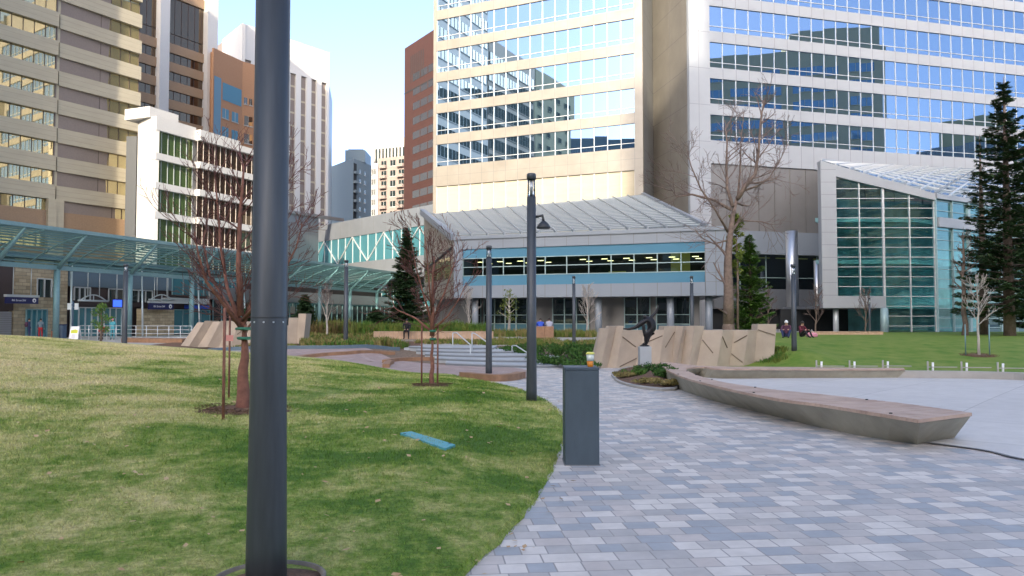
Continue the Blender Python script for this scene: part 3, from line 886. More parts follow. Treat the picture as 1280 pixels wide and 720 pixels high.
mb.build('side_window', 'office_glass', pv)
mb = MB(); mb.bar(fs.p(-.1, z0L + .1, .1), fs.p(fs.L + .1, zt + .2, .1), .45, .5); mb.build('raking_parapet', 'cool_panel', pv, fixn=True)
mb = MB(); mb.bar(fs.p(.6, 6.0, .02), fs.p(fs.L - .5, 7.3, .02), .1, .14); mb.build('handrail', 'dark_steel', pv, fixn=True)
mb = MB(); fs.box(mb, 0.2, fs.L - .2, GZ - .3, zb, -1.4, -1.2); mb.build('ground_floor_wall', 'grey_panel', pv, fixn=True)
# glass roof: bilinear patch + hip triangle, ribs and purlins standing on it
E0 = Vector(fp.p(.1, zt + .3, -.1)); E1 = Vector(fp.p(fp.u(884), zt + .3, -.1))
RR = Vector((LB[0] - .1, LB[1] - .3, zat(243, 83.7))); RL = at(540, 267, 84.0)
HE = Vector((17.0, 72.0, zt + .3))
def rp(s, t, dz=0): 
    e = E0.lerp(E1, s); r = RL.lerp(RR, s); q = e.lerp(r, t); return (q.x, q.y, q.z + dz)
mb = MB(); NU, NV = 14, 12
for i in range(NU):
    for j in range(NV):
        z = random.uniform(-.004, .004)
        mb.face([rp(i / NU, j / NV, z), rp((i + 1) / NU, j / NV), rp((i + 1) / NU, (j + 1) / NV, -z), rp(i / NU, (j + 1) / NV)])
rg = mb.build('glass_roof', 'roof_glass', pv)
mb = MB()
for i in range(NU + 1): mb.bar(rp(i / NU, 0, .06), rp(i / NU, 1, .06), .10, .12)
for j in range(1, NV * 2): mb.bar(rp(0, j / NV / 2, .035), rp(1, j / NV / 2, .035), .05, .06)
mb.build('roof_rib', 'roof_bar', rg, fixn=True)
mb = MB()
def hp(s, t, dz=0): q = E1.lerp(HE, s).lerp(RR, t); return (q.x, q.y, q.z + dz)
NH = 5
for i in range(NH):
    for j in range(NV): mb.face([hp(i / NH, j / NV), hp((i + 1) / NH, j / NV), hp((i + 1) / NH, (j + 1) / NV), hp(i / NH, (j + 1) / NV)])
rh = mb.build('glass_roof', 'roof_glass', pv)
mb = MB()
for i in range(NH + 1): mb.bar(hp(i / NH, 0, .06), hp(i / NH, 1, .06), .10, .12)
for j in range(1, NV * 2): mb.bar(hp(0, j / NV / 2, .035), hp(1, j / NV / 2, .035), .05, .06)
mb.build('roof_rib', 'roof_bar', rh, fixn=True)
mb = MB(); mb.bar(E1 + Vector((0, 0, .1)), RR + Vector((0, 0, .1)), .28, .22); mb.build('hip_beam', 'cool_panel', pv, fixn=True)

# ===== glass atrium on the right
am = thing('glass_atrium', 'sloping-roofed teal glass atrium with a white metal frame right of the tower', 'building', (25, 58, .6))
YA = 58.0
def ax(px, Y=YA): return at(px, 400, Y).x
D0, D1, D2 = ax(1028), ax(1107), ax(1172)
D3 = (at(1290, 400, 65).x, 65.0)
fa = Face((D0, YA), (D2, YA)); fb2 = Face((D2, YA), D3, (-.3, -1)); fsd = Face((D0 * 84 / YA + .6, 84), (D0, YA), (-1, 0))
zTL = zat(201, YA); zTR = zat(242, YA); zB = zat(385, YA)
def ztop(u): return lerp(zTL, zTR, u / fa.L)
uu = lambda px: fa.u(px)
mb = MB()
quadwall(fa, 0, uu(1047), zB, zB, zTL, ztop(uu(1047)), -.5, .1, mb)
quadwall(fa, uu(1047), fa.L - .02, ztop(uu(1047)) - .85, zTR - .5, ztop(uu(1047)), zTR, -.5, .1, mb)
fa.box(mb, uu(1047), uu(1106), zB, zB + .85, -.5, .1)
for k in range(1, 12): fa.box(mb, .02, uu(1047) - .02, zB + k * .92, zB + k * .92 + .025, .1, .103, 1)
fb2.box(mb, 0.3, fb2.L, zat(283, YA) , zat(271, YA), -.4, .12)
fb2.box(mb, 0.1, fb2.L, zTR - .35, zTR, -.4, .12)
mb.build('white_frame', ['white_panel', 'joint'], am, fixn=True)
mb = MB()
zz = zB + .85
U = [uu(1047), uu(1077), uu(1107), uu(1140), fa.L]
rowsA = []
for i in range(4):
    low = zz if i < 2 else .3
    z = low; k = 0
    while z < ztop(U[i]) - .9:
        z1 = min(z + .72, 99)
        t0, t1 = ztop(U[i]) - .8, ztop(U[i + 1]) - .62
        a, b_ = min(z1, t0), min(z1, t1)
        if b_ > z:
            jt = random.uniform(-.006, .006)
            q = [fa.p(U[i], z, -.2), fa.p(U[i + 1], z, -.2 + jt), fa.p(U[i + 1], b_, -.2 + random.uniform(-.006, .006)), fa.p(U[i], a, -.2)]
            if fa.flip: q.reverse()
            mb.face(q)
        z = z1
ga = mb.build('glass_wall', 'atrium_glass', am)
mb = MB()
for i in range(5):
    low = zz if i < 2 else .3
    wd = .16 if i in (2, 4) else .07
    fa.box(mb, U[i] - wd / 2, U[i] + wd / 2, low, ztop(U[i]) - .5, -.21, -.08)
z = zz
while z < zTL - .9:
    ue = fa.L * min(1.0, (zTL - .75 - z) / (zTL - zTR)) if z > zTR - .7 else fa.L
    if ue > U[0]: fa.box(mb, U[0], ue, z - .022, z + .022, -.2, -.12)
    z += .72
z = zz - .72
while z > .3:
    fa.box(mb, U[2], fa.L, z - .022, z + .022, -.2, -.12); z -= .72
mb.build('glazing_bar', 'mullion', ga, fixn=True)
mb = MB()
nbb = 6; bq = fb2.L / nbb
lv = []
z = .3
while z < zTR - .4: lv.append(z); z += .72
for i in range(nbb):
    for a, b_ in zip(lv, lv[1:] + [zTR - .3]): fb2.pane(mb, i * bq, (i + 1) * bq, a, b_, -.15, .005)
gb = mb.build('glass_wall', 'atrium_glass', am)
mb = MB()
for i in range(nbb + 1):
    wd = .32 if i % 2 == 0 else .08
    fb2.box(mb, i * bq + (0.02 if i == 0 else -wd / 2), i * bq + wd / 2, .3, zTR - .3, -.16, .02)
for z in lv: fb2.box(mb, 0, fb2.L, z - .022, z + .022, -.15, -.06)
mb.build('glazing_bar', 'mullion_teal', gb, fixn=True)
# inside: dark back wall, floor plates, lit ceilings
mb = MB(); mb.prism([(D0 + 4.5, YA + 9), (D3[0], YA + 14), (D3[0], YA + 14.2), (D0 + 4.5, YA + 9.2)], .3, zTR + 1)
for z in (zB, zB + 3.4, zB + 6.6): mb.prism([(D0 + .5, YA + 2.4), (D2 - .5, YA + 2.4), (D3[0] - 1, 68), (D3[0], 72), (D0 + 4.5, YA + 9)], z, z + .3)
mb.build('floor_plates', 'atrium_room', am, fixn=True)
mb = MB(); fsd.box(mb, 0, fsd.L, zB, zTL - 1.4, -.2, 0); mb.build('side_wall', 'cool_panel', am, fixn=True)
mb = MB(); mb.prism([(D0 + .2, YA + .3), (D1 - .3, YA + .3), (D1 - .3, YA + 9), (D0 + .2, YA + 9)], zB - .02, zB + .2); mb.build('soffit', 'mid_panel', am, fixn=True)
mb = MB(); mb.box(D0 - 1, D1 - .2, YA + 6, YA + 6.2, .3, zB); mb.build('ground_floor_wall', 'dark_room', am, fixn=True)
c1 = ax(1049); mb = MB(); mb.lathe((c1, YA + .6, .3), [(.2, 0), (.2, zB - .3)], 18); mb.build('column', 'steel_light', am)
mb = MB(); mb.lathe((D1 - .1, YA - .02, .3), [(.28, 0), (.28, zB - .28)], 18); mb.build('column', 'mullion_teal', am)
# roof
Ra = Vector(fa.p(.1, zTL, 0)); Rb = Vector(fa.p(fa.L, zTR, 0)); Rc = Vector(fb2.p(fb2.L, zTR, 0)); Bk0 = at(1054, 203, 84.5); Bk1 = at(1222, 211, 88.5); Bk2 = at(1300, 215, 90)
def patch(a, b_, c, d, nu, nv, nm, par, sub):
    f = lambda s, t, dz=0: tuple(a.lerp(b_, s).lerp(d.lerp(c, s), t) + Vector((0, 0, dz)))
    mb = MB()
    for i in range(nu):
        for j in range(nv): mb.face([f(i / nu, j / nv), f((i + 1) / nu, j / nv), f((i + 1) / nu, (j + 1) / nv), f(i / nu, (j + 1) / nv)])
    g_ = mb.build(nm, 'roof_glass', par)
    mb = MB()
    for i in range(nu + 1): mb.bar(f(i / nu, 0, .06), f(i / nu, 1, .06), .09, .12)
    for j in range(1, nv): mb.bar(f(0, j / nv, .04), f(1, j / nv, .04), .05, .07)
    mb.build(sub, 'mullion', g_, fixn=True)
patch(Ra, Rb, Bk1, Bk0, 8, 10, 'glass_roof', am, 'roof_rib')
patch(Rb, Rc, Bk2, Bk1, 7, 10, 'glass_roof', am, 'roof_rib')

# ===== office block on the far left
gd = Vector((0.509, 0.861)).normalized()
def line_from(px, Y, L, d=gd, back=0):
    P = Vector((at(px, 400, Y).x, Y)); return (P - d * back, P + d * L)
of = thing('banded_office_block', 'tan office block with long concrete bands and windows tinted like gold reflections, far left', 'building', (-55, 95, 0))
P, Q = line_from(66, 95, 10.85)
fo = Face(P, Q, (1, -.3)); fo2 = Face(P - gd * 26 - Vector((-.35, .2)), P - gd * .35 - Vector((-.35, .2)), (1, -.3))
ZW = [(15.95 + 3.48 * k + 1.75, 15.95 + 3.48 * k + 3.48) for k in range(0, 14)]
mb = MB()
for f_, u0, u1 in ((fo, 0, fo.L), (fo2, 0, fo2.L)):
    for k in range(0, 15):
        z = 15.95 + 3.48 * k + .02
        f_.box(mb, u0, u1, z, z + 1.75, -.5, .12)
        f_.box(mb, u0, u1, z + .55, z + .57, .12, .123, 1); f_.box(mb, u0, u1, z + 1.15, z + 1.17, .12, .123, 1)
mb.build('concrete_band', ['tan_spandrel', 'brown_grey'], of, fixn=True)
for f_, bay in ((fo, 1.3), (fo2, 1.3)):
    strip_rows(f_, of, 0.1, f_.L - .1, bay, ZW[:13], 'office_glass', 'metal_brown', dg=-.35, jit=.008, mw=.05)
mb = MB(); b0 = fo.P - gd * 26
inn = [tuple(fo2.P - fo2.n * .5), tuple(fo2.P + gd * 25.6 - fo2.n * .5), tuple(fo.Q - gd * .1 - fo.n * .5), (fo.Q.x - 22, fo.Q.y + 10), (b0.x - 26, b0.y + 12)]
mb.prism(inn, .1, 66); mb.build('core_wall', 'brown_grey', of, fixn=True)
mb = MB(); fo.box(mb, -.15, .15, 17.7, 64, -.4, -.1); mb.build('pier', 'tan_spandrel', of, fixn=True)
for f_, u0, u1 in ((fo, .5, fo.L - .7), (fo2, 0, fo2.L - .6)):
    for za, zb_ in ((12.3, 14.6), (8.5, 10.2)):
        mb = MB(); f_.box(mb, u0, u1, za, zb_, -.45, -.1); mb.build('brown_band', 'brown_spandrel', of, fixn=True)
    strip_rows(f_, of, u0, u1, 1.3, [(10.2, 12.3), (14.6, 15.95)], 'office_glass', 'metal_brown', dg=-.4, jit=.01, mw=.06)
for f_, u in ((fo, -.1), (fo, fo.L - .5), (fo2, fo2.L - .9), (fo2, fo2.L - 11.5)):
    mb = MB(); f_.box(mb, u, u + .95, .2, 15.97, -.3, .35); mb.build('column', 'tan_spandrel', of, fixn=True)

# ===== brown tower behind it
P, Q = line_from(168, 140, 25)
bt = thing('brown_banded_tower', 'brown banded office tower with tall white vertical piers behind the tan block', 'building', (P.x, P.y, 0))
f_ = Face(P, Q, (1, -.3)); u1 = f_.u(263)
mb = MB(); mb.prism([tuple(P - f_.n * .5), tuple(P + gd * u1 - f_.n * .5), (P.x + gd.x * u1 - 20, P.y + gd.y * u1 + 12), (P.x - 20, P.y + 12)], .1, 92); mb.build('core_wall', 'brown_grey', bt, fixn=True)
tk = [(zat(150 - 0, 140) - 3.5 * 3 + 3.5 * k) for k in range(0, 18)]
mb = MB()
for k, z in enumerate(tk):
    if 8 <= k <= 9: continue
    f_.box(mb, 0, u1, z, z + 1.75, -.5, 0)
mb.build('brown_band', 'brown_spandrel', bt, fixn=True)
strip_rows(f_, bt, 0, u1, 1.4, [(z + 1.75, z + 3.5) for z in tk[:8]] + [(tk[8] + .2, tk[10] - .2)] + [(z + 1.75, z + 3.5) for z in tk[10:17]], 'brown_glass', 'metal_brown', dg=-.3, jit=.01)
for a, b_ in ((190, 202), (250, 263)):
    mb = MB(); f_.box(mb, f_.u(a), f_.u(b_), .2, 92, -.3, 1.0); mb.build('pier', 'white_concrete', bt, fixn=True)

# ===== white low block with green glass
d3 = Vector((.381, .925)).normalized()
P = Vector((at(190, 400, 94).x, 94)); wb = thing('white_low_block', 'white low-rise block with green glass bands behind the canopy', 'building', (P.x, P.y, 0))
f_ = Face(P, P + d3 * 18.5, (1, -.3)); f2 = Face((at(168, 400, 96.5).x, 96.5), tuple(P), (-.3, -1))
mb = MB(); mb.prism([tuple(P + Vector((-.4, .5))), tuple(P + d3 * 18.3 - f_.n * .5), (P.x - 10, P.y + 22), (f2.P.x - .2, f2.P.y + .5)], .1, 25.4); mb.build('core_wall', 'white_concrete', wb, fixn=True)
mb = MB()
rowz = [21.55 - 3.52 * k for k in range(5)]
half = 6.3
for z in rowz + [rowz[-1] - 3.52]:
    f_.box(mb, 0, half, z + 2.72 if z > 4 else z + 2.72, z + 3.52, -.6, .15); f_.box(mb, half, 18.5, z + 2.72, z + 3.52, -.6, .9)
f_.box(mb, 0, half, 25.07, 25.9, -.6, .15); f_.box(mb, half, 13.5, 25.07, 25.6, -.6, .9)
f2.box(mb, 0, f2.L, .2, 25.9, -.5, 0)
f_.box(mb, 0, 4.5, 25.9, 27.2, -5, -1.0)
mb.build('white_band', 'white_concrete', wb, fixn=True)
strip_rows(f_, wb, .2, half - .1, 1.02, [(z, z + 2.72) for z in rowz], 'green_glass', 'white_panel', dg=-.3, jit=.006)
strip_rows(f_, wb, half + .05, 18.4, 1.02, [(z, z + 2.72) for z in rowz], 'brown_glass', 'bark_pale', dg=.35, jit=.006)
mb = MB(); mb.bar(f2.p(-1, 26.3, -1), f_.p(2.8, 26.3, -1.5), .2, .5); mb.build('roof_parapet', 'tape', wb, fixn=True)
mb = MB(); q = f2.P; mb.box(q.x - 1.3, q.x - .05, q.y - .2, q.y + 1, .2, 24); mb.build('stair_tower', 'dark_steel', wb, fixn=True)

# ===== brick building with two-tone faces
br = thing('orange_brick_building', 'orange brick mid-rise with a stepped window grid below the white high-rise', 'building', (-50, 150, 0))
Pa = at(262, 400, 150); Pm = at(299, 400, 158); dR = Vector((.607, .795)).normalized()
fA = Face((Pa.x, 150), (Pm.x, 158), (1, -.6)); kb = (323 - 640) / FPX; LBR = (kb * 158 - Pm.x) / (dR.x - kb * dR.y)
fB = Face((Pm.x, 158), tuple(Vector((Pm.x, 158)) + dR * LBR), (1, -.6))
zr = zat(66, 152)
mb = MB(); mb.prism([(Pa.x, 150.4), (Pm.x - .2, 158.5), tuple(Vector((Pm.x - .4, 158.5)) + dR * LBR), (Pm.x - 12, 180), (Pa.x - 14, 165)], .1, zr); mb.build('core_wall', 'brick_orange', br, fixn=True)
for f_, L_ in ((fA, fA.L), (fB, LBR)):
    mb = MB(); f_.box(mb, 0, L_, .2, zr + .3, -.4, 0); mb.build('brick_wall', 'brick_orange', br, fixn=True)
def punched(f_, par, xs, zs, ww, hh, gm='dark_glass', sill='concrete', name='window'):
    for z in zs:
        for u in xs:
            mb = MB(); sb = MB()
            f_.pane(mb, u, u + ww, z, z + hh, .03, .004)
            f_.box(sb, u - .1, u + ww + .1, z - .2, z, .0, .14); f_.box(sb, u + ww / 2 - .04, u + ww / 2 + .04, z, z + hh, .035, .08)
            g_ = mb.build(name, gm, par); sb.build('window_frame', sill, g_, fixn=True)
zlist = [zr - 12.5 - 3.6 * k for k in range(9)]
punched(fA, br, [2.6 + 0 * k for k in range(1)] + [5.4, 8.0][:1], zlist, 1.9, 1.9, 'blue_glass')
punched(fB, br, [.5 + 3.2 * k for k in range(int((LBR - 2) / 3.2) + 1)], zlist, 1.9, 1.9, 'brown_glass')
punched(fB, br, [.4 + 1.2 * k for k in range(int((LBR - 1) / 1.2))], [zr - 8.2], .7, 1.3, 'dark_glass')
mb = MB(); fA.pane(mb, 0.2, 2.2, 4, zr - 5, .05); fA.pane(mb, 2.6, 8.2, zr - 9, zr - 5.6, .05); mb.build('bay_glazing', 'blue_glass', br)

# ===== white high-rise
wt = thing('white_highrise', 'tall white high-rise with deep vertical fins behind the dark foreground pole', 'building', (-70, 200, 0))
Pm = at(298, 400, 200); P0 = at(262, 400, 206)
fA = Face((P0.x, 212), (Pm.x, 200), (-.3, -1)); 
kk = (409 - 640) / FPX; tt = (kk * 200 - Pm.x) / (dR.x - kk * dR.y)
fB = Face((Pm.x, 200), tuple(Vector((Pm.x, 200)) + dR * tt), (1, -.6))
ztw = zat(29, 200)
mb = MB(); e = fB.Q; mb.prism([(P0.x, 212.4), (Pm.x, 200.8), (e.x - .5, e.y + .3), (e.x - 12, e.y + 14), (P0.x - 10, 225)], .1, ztw - .3); mb.build('core_wall', 'brown_grey', wt, fixn=True)
mb = MB(); fA.box(mb, 0, fA.L, ztw - 9, ztw, -.8, 0); fB.box(mb, 0, fB.L, ztw - 9, ztw, -.8, 0); mb.build('crown_band', 'white_concrete', wt, fixn=True)
nf = 8
for f_, n_ in ((fA, 3), (fB, 8)):
    b_ = f_.L / n_
    for i in range(n_ + 1):
        mb = MB(); u = i * b_
        f_.box(mb, max(0.02, u - b_ * .24), min(f_.L - .02, u + b_ * .24), .2, ztw - 9, -.8, 0)
        mb.build('fin', 'white_concrete', wt, fixn=True)
    mb = MB()
    for k in range(20):
        for i in range(n_): f_.pane(mb, i * b_ + b_ * .24, (i + 1) * b_ - b_ * .24, ztw - 9 - 3.6 * (k + 1) + .5, ztw - 9 - 3.6 * k, -.6, .01)
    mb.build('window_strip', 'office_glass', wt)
    mb = MB()
    for k in range(20): f_.box(mb, .1, f_.L - .1, ztw - 9 - 3.6 * (k + 1), ztw - 9 - 3.6 * (k + 1) + .5, -.7, -.5)
    mb.build('floor_band', 'tan_spandrel', wt, fixn=True)
fC = Face(fB.Q, (at(413, 400, e.y + 18).x, e.y + 18), (1, .3)); mb = MB(); fC.box(mb, 0.02, fC.L, .2, ztw - 9, -.5, 0); mb.build('side_wall', 'grey_panel', wt, fixn=True)

# ===== blue-grey apartment block
bg_ = thing('blue_grey_apartment_block', 'blue-grey apartment block with a rooftop box and a dark balcony stack', 'building', (-55, 260, 0))
a = at(404, 400, 275); m_ = at(440, 400, 256); c = at(468, 400, 272)
fA = Face((a.x, 275), (m_.x, 256), (-.3, -1)); fB = Face((m_.x, 256), (c.x, 272), (.6, -1))
zr = zat(199, 258)
mb = MB(); mb.prism([(a.x, 275), (m_.x, 256), (c.x, 272), (c.x - 5, 300), (a.x - 3, 300)], .1, zr); mb.build('wall', 'blue_grey_wall', bg_, fixn=True)
zs = [zr - 4.2 - 3.1 * k for k in range(12)]
punched(fA, bg_, [1.0, 4.2], zs, 2.0, 1.3, 'dark_glass', 'white_concrete')
punched(fB, bg_, [4.3, 8.0], zs, 1.2, 1.3, 'dark_glass', 'white_concrete')
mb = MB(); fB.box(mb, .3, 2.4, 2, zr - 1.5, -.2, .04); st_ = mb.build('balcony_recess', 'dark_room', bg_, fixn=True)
for k in range(12):
    mb = MB(); fB.box(mb, .2, 2.5, zr - 5 - 3.1 * k, zr - 4.2 - 3.1 * k, .04, .9); mb.build('balcony', 'blue_grey_wall', bg_, fixn=True)
q = at(432, 400, 266); r = at(457, 400, 266)
mb = MB(); mb.box(q.x, r.x, 263, 274, zr, zat(190, 266)); mb.build('roof_box', 'slate_blue', bg_, fixn=True)
mb = MB(); mb.box(q.x + .8, r.x - .8, 264, 273, zat(190, 266), zat(190, 266) + .5); mb.build('roof_cap', 'dark_steel', bg_, fixn=True)

# ===== pinkish apartments
for i, (pa, pb, Y, ptop, lab, nm) in enumerate([(464, 512, 250, 171, 'cream high-rise with narrow windows standing behind the pinkish flats', 'cream_highrise'), (470, 512, 232, 194, 'pinkish apartment block with rows of balconies beside the dark red tower', 'pink_apartment_block')]):
    a = at(pa, 400, Y + 3); b_ = at(pb, 400, Y)
    ap = thing(nm, lab, 'building', (a.x, Y, 0)); f_ = Face((a.x, Y + 5), (b_.x, Y), (-.2, -1)); zr = zat(ptop, Y)
    mb = MB(); mb.prism([(a.x, Y + 5), (b_.x, Y), (b_.x + 8, Y + 14), (a.x + 4, Y + 16)], .1, zr); mb.build('wall', 'pink_wall' if i else 'concrete', ap, fixn=True)
    if i == 0:
        mb = MB()
        for k in range(9): f_.pane(mb, .8 + 1.25 * k, 1.35 + 1.25 * k, zr - 12, zr - 3, .04)
        mb.build('window_strip', 'dark_glass', ap)
    else:
        punched(f_, ap, [1.2, 4.4, 7.4], [zr - 2.6 - 3.05 * k for k in range(14)], 1.8, 1.7, 'dark_glass', 'white_concrete')
        for k in range(14):
            mb = MB(); f_.box(mb, 1.0, 3.2, zr - 3.2 - 3.05 * k, zr - 2.3 - 3.05 * k, .2, 1.1); f_.box(mb, 7.2, 9.4, zr - 3.2 - 3.05 * k, zr - 2.3 - 3.05 * k, .2, 1.1); mb.build('balcony', 'pink_wall', ap, fixn=True)
a = at(463, 400, 238); b_ = at(471, 400, 236)
pw = thing('white_stair_wing', 'narrow pale wing with paired dark windows left of the pinkish flats', 'building', (a.x, 237, 0))
f_ = Face((a.x, 238), (b_.x, 236.5), (-.2, -1)); zr = zat(204, 237)
mb = MB(); mb.prism([(a.x, 238), (b_.x, 236.5), (b_.x, 246), (a.x, 246)], .1, zr); mb.build('wall', 'white_concrete', pw, fixn=True)
punched(f_, pw, [.25, 1.1], [zr - 3.4 - 3.05 * k for k in range(13)], .6, 1.7, 'dark_glass', 'white_concrete')

# ===== dark red tower
a = at(504, 400, 172); b_ = at(545, 400, 158)
rd = thing('dark_red_tower', 'dark red-brown tower with long window slots between the sky and the mirror tower', 'building', (a.x, 165, 0))
f_ = Face((a.x, 172), (b_.x + 1.5, 157), (-.3, -1)); zr = zat(31, 158)
mb = MB(); mb.prism([(a.x, 172), (b_.x + 1.5, 157), (b_.x + 14, 170), (a.x + 12, 186)], .1, zr); mb.build('wall', 'brick_red', rd, fixn=True)
u0 = f_.u(515)
for k in range(16):
    z = zat(90, 162) - 3.15 * k
    mb = MB(); nn = 4; q = (f_.L - u0) / nn
    for i in range(nn): f_.pane(mb, u0 + i * q, u0 + (i + 1) * q, z, z + 1.55, .03, .004)
    g_ = mb.build('window', 'brown_glass', rd)
    mb = MB()
    for i in range(1, nn): f_.box(mb, u0 + i * q - .05, u0 + i * q + .05, z, z + 1.55, .035, .08)
    mb.build('window_frame', 'brick_red', g_, fixn=True)
mb = MB()
for i in range(7):
    u = f_.u(512) + i * .95; f_.box(mb, u, u + .32, zr - 8.4, zr - 2.6, .01, .04)
mb.build('vent_slot', 'dark_room', rd, fixn=True)
mb = MB(); f_.box(mb, .01, f_.L, zr - 10.2, zr - 9.9, 0, .05); mb.build('coping', 'dark_room', rd, fixn=True)

# ===== enclosed footbridge and grey block on the left of the pavilion
sb_ = thing('glass_footbridge', 'enclosed glass footbridge with slanted white struts left of the pavilion', 'bridge', (-25, 132, 9))
a = (at(388, 400, 152).x, 152.0); b_ = (at(548, 400, 120).x, 120.0)
f_ = Face(a, b_, (-.2, -1))
zA, zB2 = zat(325, 132), zat(291, 132)
mb = MB()
quadwall(f_, 0, f_.L, zB2 + .2, zB2 + .2, zB2 + 3.2, zB2 + 3.2, -5, 0, mb); f_.box(mb, 0, f_.L, zA - 3.2, zA + .1, -5, 0)
grooves(f_, mb, 0, f_.L, 4.0, zB2 + .2, zB2 + 3.2, 0, 1, .03); mb.build('concrete_band', ['mid_panel', 'joint'], sb_, fixn=True)
mb = MB(); nn = 16; q = f_.L / nn
for i in range(nn): f_.pane(mb, i * q, (i + 1) * q, zA + .1, zB2 + .2, -.15, .004)
g_ = mb.build('glass_wall', 'cyan_glass', sb_)
mb = MB()
for i in range(nn + 1): f_.box(mb, i * q - .05, i * q + .05, zA + .1, zB2 + .2, -.14, -.04)
for i in range(0, nn, 4):
    mb.bar(f_.p(i * q + .1, zA + .2, 0), f_.p((i + 2) * q, zB2 + .1, 0), .15, .15); mb.bar(f_.p((i + 4) * q - .1, zA + .2, 0), f_.p((i + 2) * q, zB2 + .1, 0), .15, .15)
mb.build('strut', 'mullion', g_, fixn=True)
mb = MB(); f_.box(mb, f_.u(393), f_.L, 4.5, 7.3, -6, -3); f_.box(mb, 0, f_.L, .1, 4.0, -6, -5); f_.box(mb, 0, f_.L, 7.3, 10.5, -6, -4)
mb.build('lower_wall', 'mid_panel', sb_, fixn=True)
mb = MB(); nn = 22; q = f_.L / nn
for i in range(nn): f_.pane(mb, i * q, (i + 1) * q, 3.8, 6.6, -2.9, .004); 
g_ = mb.build('window_band', 'cyan_glass', sb_)
mb = MB()
for i in range(nn): f_.box(mb, i * q - .05, i * q + .05, 3.8, 6.6, -2.9, -2.8)
mb.build('window_frame', 'mullion', g_, fixn=True)
mb = MB(); f_.box(mb, 0, f_.L, 2.6, 3.8, -5, -2.2); mb.build('canopy_band', 'mid_panel', sb_, fixn=True)
gb2 = thing('grey_corner_block', 'plain grey block between the foreground pole and the glass footbridge', 'building', (-26, 100, 0))
Pg = (at(345, 400, 128).x, 128.0); Pe = (at(397, 400, 142).x, 142.0)
f_ = Face(Pg, Pe, (.5, -1)); 
mb = MB(); quadwall(f_, 0, f_.L, .1, .1, zat(263, 128), zat(269, 142), -.8, 0, mb)
grooves(f_, mb, 0.1, f_.L - .1, 3.5, .2, zat(269, 142) - .4, 0, 1, .03); mb.build('wall', ['mid_panel', 'joint'], gb2, fixn=True)
mb = MB(); mb.bar(f_.p(-.3, zat(263, 128), .2), f_.p(f_.L + 9, zat(276, 152), .2), 1.0, .5); mb.build('roof_edge', 'grey_panel', gb2, fixn=True)
# ---------------------------------------------------------------- the blocks behind and beside the camera: seen in the mirror glass, and added ones shading the square
def mirror(face, p):
    v = Vector(p) - face.P; k = v.dot(face.n); q = Vector(p) - face.n * (2 * k)
    return (q.x, q.y)
def vpt(px, Y): return (at(px, 400, Y).x, Y)
def banded(name, label, P, Q, depth, z1, mwall, mglass, zs, bay=1.5, gh=1.7, inset=2.0, out=(0, 0), segs=None, group=None):
    b = thing(name, label, 'building', (P[0], P[1], 0), group)
    f = Face(P, Q, out if out != (0, 0) else None)
    mb = MB()
    back = [f.p(f.L, 0, -depth), f.p(0, 0, -depth)]
    mb.prism([P, Q, (back[0][0], back[0][1]), (back[1][0], back[1][1])], .05, z1)
    mb.build('wall', mwall, b, fixn=True)
    segs = segs or [(inset, f.L - inset)]
    f_s = Face(Q, (back[0][0], back[0][1]), f.t); f_t = Face(P, (back[1][0], back[1][1]), -f.t)
    for z in zs:
        mb = MB(); fb = MB()
        for ff, sg in ((f, segs), (f_s, [(2, depth - 2)]), (f_t, [(2, depth - 2)])):
            for a, c in sg:
                n_ = max(1, round((c - a) / bay)); q = (c - a) / n_
                for i in range(n_): ff.pane(mb, a + i * q, a + (i + 1) * q, z, z + gh, .04, .004)
                for i in range(n_ + 1): ff.box(fb, a + i * q - .04, a + i * q + .04, z, z + gh, .045, .12)
                ff.box(fb, a - .1, c + .1, z - .15, z - .01, 0, .15)
        g_ = mb.build('window_band', mglass, b); fb.build('window_frame', mwall, g_, fixn=True)
    return b, f

# mirrored in the right wing: tan office with dark bands
V0, V1 = vpt(872, 182), vpt(1112, 172)
P, Q = mirror(fr, V0), mirror(fr, V1)
o_ = (fr.P.x - P[0], fr.P.y - P[1])
b, f = banded('tan_reflected_office', 'tan office with dark window bands, seen mirrored in the right wing of the mirror tower', P, Q, 26, 62, 'reflected_tan', 'blue_glass', [61.5 - 5.3 - 3.75 * k for k in range(13)], segs=[(1, 6.5), (8, 19), (21, 31), (33.5, 38)], out=o_, gh=1.9)
mb = MB(); ff = f; L_ = ff.L
ff.box(mb, L_ - 20, L_ - .6, 62, 66.5, -18, -.5); mb.build('rooftop_plant', 'reflected_tan', b, fixn=True)
V0, V1 = vpt(1150, 250), vpt(1262, 232)
P, Q = mirror(fr, V0), mirror(fr, V1)
b, f = banded('dark_reflected_block', 'dark teal block seen mirrored at the right end of the mirror tower', P, Q, 22, 55, 'slate_blue', 'dark_glass', [53 - 3.7 * k for k in range(13)], out=(fr.P.x - P[0], fr.P.y - P[1]))
mb = MB(); f.box(mb, 7, f.L - .5, 55, 63, -16, -.4); mb.build('rooftop_plant', 'olive_wall', b, fixn=True)
